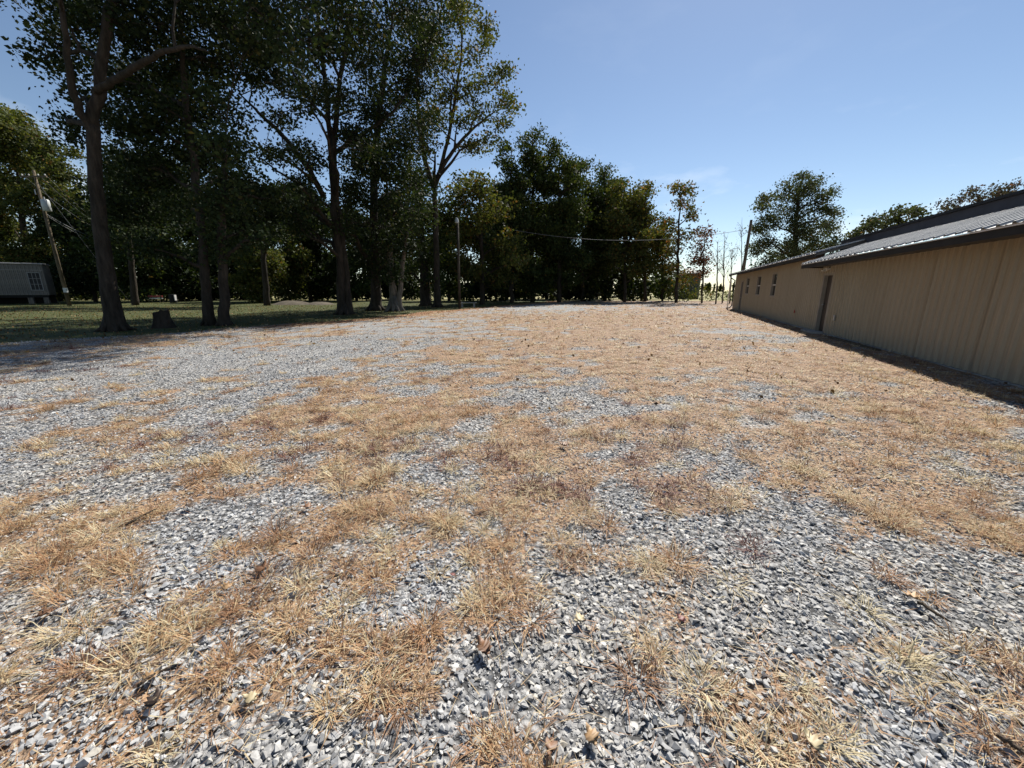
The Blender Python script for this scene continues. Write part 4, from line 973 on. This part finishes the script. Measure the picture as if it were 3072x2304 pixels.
# metal bin behind the small trees
pb = P(1482, 640, 75); root = thing('grain_bin', 'grey green metal bin half hidden behind the orange tree', 'bin', (pb[0], 75, 0))
M['bin'] = simple('dull green metal', (.045,.055,.05), .6, .1, .15, 2)
mb = MB(); pts = []
mb.tube([(0,0,0)]+[(0,0,.5*i+o) for i in range(1, 10) for o in (0, .08)], [2.2]+[2.2, 2.24]*9, 20); mb.build('bin_wall', M['bin'], root, True)
MB().tube([(0,0,4.58),(0,0,5.6),(0,0,5.8)], [2.3,.4,.3], 20).build('bin_roof', M['bin'], root)

# ------------------------------------------------------------------ fallen leaves and twigs close to the camera
def leafcol(name, a_, b_):
    m, n, b = mat(name); oc = nd(n, 'ShaderNodeTexCoord').outputs['Object']
    n.links.new(ramp(n, noise(n, 30, 5, .65, oc), [(.3, a_), (.7, b_)]), b.inputs['Base Color']); b.inputs['Roughness'].default_value = .55; return m
LC = dict(brown=leafcol('brown leaf', (.10,.05,.025), (.20,.10,.05)), tan=leafcol('tan leaf', (.24,.14,.065), (.38,.25,.13)), cream=leafcol('cream leaf', (.30,.24,.14), (.44,.37,.23)),
          red=leafcol('dark red leaf', (.11,.03,.025), (.17,.05,.04)), dark=leafcol('dark leaf', (.035,.025,.02), (.07,.045,.03)))
OUT = [(0,0),(.10,.06),(.16,.20),(.34,.16),(.30,.30),(.44,.34),(.30,.46),(.36,.62),(.20,.60),(.12,.80),(0,1.0)]
def fallen(px, py, size, colr, rot, curl, label, tilt=.2):
    size *= .8
    g = G(px/K, py/K); rr = random.Random(int(px*7+py)); nS = len(OUT)
    v = []; f = []
    for x_, y_ in OUT:
        for s_ in (-1, 0, 1):
            xx = x_*s_*rr.uniform(.85, 1.1); yy = y_-.5
            v.append((xx*size*math.cos(abs(x_)*curl), yy*size, size*(curl*.55*x_*x_*2 + .5*curl*yy*yy + rr.uniform(-.02, .02)) if s_ else size*(.5*curl*yy*yy)))
    for i in range(nS-1):
        a_ = i*3; f += [(a_, a_+1, a_+4, a_+3), (a_+1, a_+2, a_+5, a_+4)]
    root = thing('fallen_leaf', label, 'leaf', (g[0], g[1], float(gz(g[0], g[1]))+.022+size*.10), rot); 
    bl = MB().add(v, f).build('leaf_blade', LC[colr], root, True); bl.rotation_euler = (tilt, rr.uniform(-.25, .25), 0)
    sm = bl.modifiers.new('thickness', 'SOLIDIFY'); sm.thickness = .0012
    st2 = MB().tube([(0, -.5*size, size*.12*curl), (0, -.62*size, size*.2), (.02*size, -.8*size, size*.16)], .0016, 5).build('leaf_stalk', LC['brown'], root); st2.rotation_euler = bl.rotation_euler
    root['group'] = 'fallen leaves on the gravel'
for a in [(1735,1872,.085,'cream',2.2,1.1,'pale cream curled leaf standing by a grass tuft right of centre'), (1450,1955,.12,'brown',.6,1.6,'large dark brown curled leaf left of the pale cream one'),
 (1772,2221,.085,'tan',.3,1.3,'orange tan leaf on gravel near the bottom centre'), (1650,2262,.08,'brown',2.8,1.4,'brown curled leaf at the bottom edge left of the orange tan one'),
 (1357,1735,.045,'red',1.2,.8,'tiny dark red leaf on gravel near the centre'), (1240,1728,.06,'dark',1.9,1.2,'small dark leaf left of the tiny red one'),
 (688,1776,.095,'tan',-.9,1.0,'yellowish tan leaf left of centre beside dry tufts'), (150,1858,.12,'brown',-1.0,1.2,'brown leaf in dry grass near the left edge'),
 (462,2052,.09,'tan',-.8,1.3,'tan curled leaf lying against a twig at lower left'), (475,2118,.10,'dark',.4,1.6,'dark curled leaf just below the twig at lower left'),
 (752,2112,.075,'cream',1.4,1.2,'pale leaf sliver on gravel at lower left of centre'), (2726,1806,.12,'tan',.9,1.3,'big tan leaf at the end of the dark stick at right'),
 (2429,2245,.10,'cream',.2,1.5,'upright cream leaf near the bottom right'), (792,1722,.12,'brown',.1,1.5,'reddish brown curled leaf left of centre'),
 (1687,1345,.15,'brown',.8,1.5,'dark brown leaf standing alone at mid distance'), (920,1530,.10,'brown',2.0,1.2,'brown leaf in sparse grass at middle left'),
 (570,1530,.10,'dark',1.1,1.2,'dark leaf with pale edge on gravel at middle left'), (2040,1870,.06,'red',.4,1.0,'small red leaf under a tuft right of centre')]:
    fallen(*a)
M['twig'] = barkmat('dead twig', (.09,.07,.055))
for x0, y0, x1, y1, r, lab in [(2745,1822,2850,1885,.008,'dark stick lying on gravel below the big tan leaf'), (420,2085,530,2005,.006,'straight pale twig in dry grass at lower left'), (300,2010,420,1960,.005,'thin twig half buried in straw at lower left'),
                               (2990,2230,3072,2290,.010,'dark stick at the bottom right corner'), (380,1590,470,1540,.007,'short dark twig on gravel at middle left')]:
    a_, c_ = G(x0/K, y0/K), G(x1/K, y1/K); za, zc = float(gz(*a_))+.035, float(gz(*c_))+.03; rr = random.Random(x0)
    pts = []
    for f in np.linspace(0, 1, 7): pts.append((a_[0]*(1-f)+c_[0]*f+rr.uniform(-.006,.006), a_[1]*(1-f)+c_[1]*f+rr.uniform(-.006,.006), za*(1-f)+zc*f+rr.uniform(-.004,.006)))
    tag(MB().tube(pts, [r,r*1.05,r*.95,r*.9,r*.8,r*.65,r*.4], 7).build('twig', M['twig'], None, True), lab, 'twig', 'twigs on the ground')
# scattered dead leaves too small to tell apart
rng = np.random.default_rng(77)
x, y = view_points(4.5, 24, 1.3, rng); k = rng.random(len(x)) < np.clip(.35+.5*straw_at(x, y), 0, 1); x, y = x[k], y[k]
x2 = rng.uniform(-45, 3, 9000); y2 = rng.uniform(9, 40, 9000); k = (x2 < xb(y2)+1.2) & (np.abs(x2) < 1.36*y2+2); x = np.concatenate([x, x2[k]]); y = np.concatenate([y, y2[k]])
C = np.stack([x, y, gz(x, y)+.03], 1); V, F = quad_leaves(C, .07, rng, .5)
M['litter'] = leafmat('dead leaf litter', [(0, (.06,.035,.02)), (.5, (.14,.075,.035)), (.8, (.30,.18,.08)), (1, (.42,.30,.17))], .15)
tag(link('leaf_litter', mesh_np('leaf_litter', V, F, 4, rng.random(len(C)), np.full(len(C), .5)), M['litter']), 'small brown dead leaves scattered over lot and lawn', 'leaf litter', None, 'stuff')
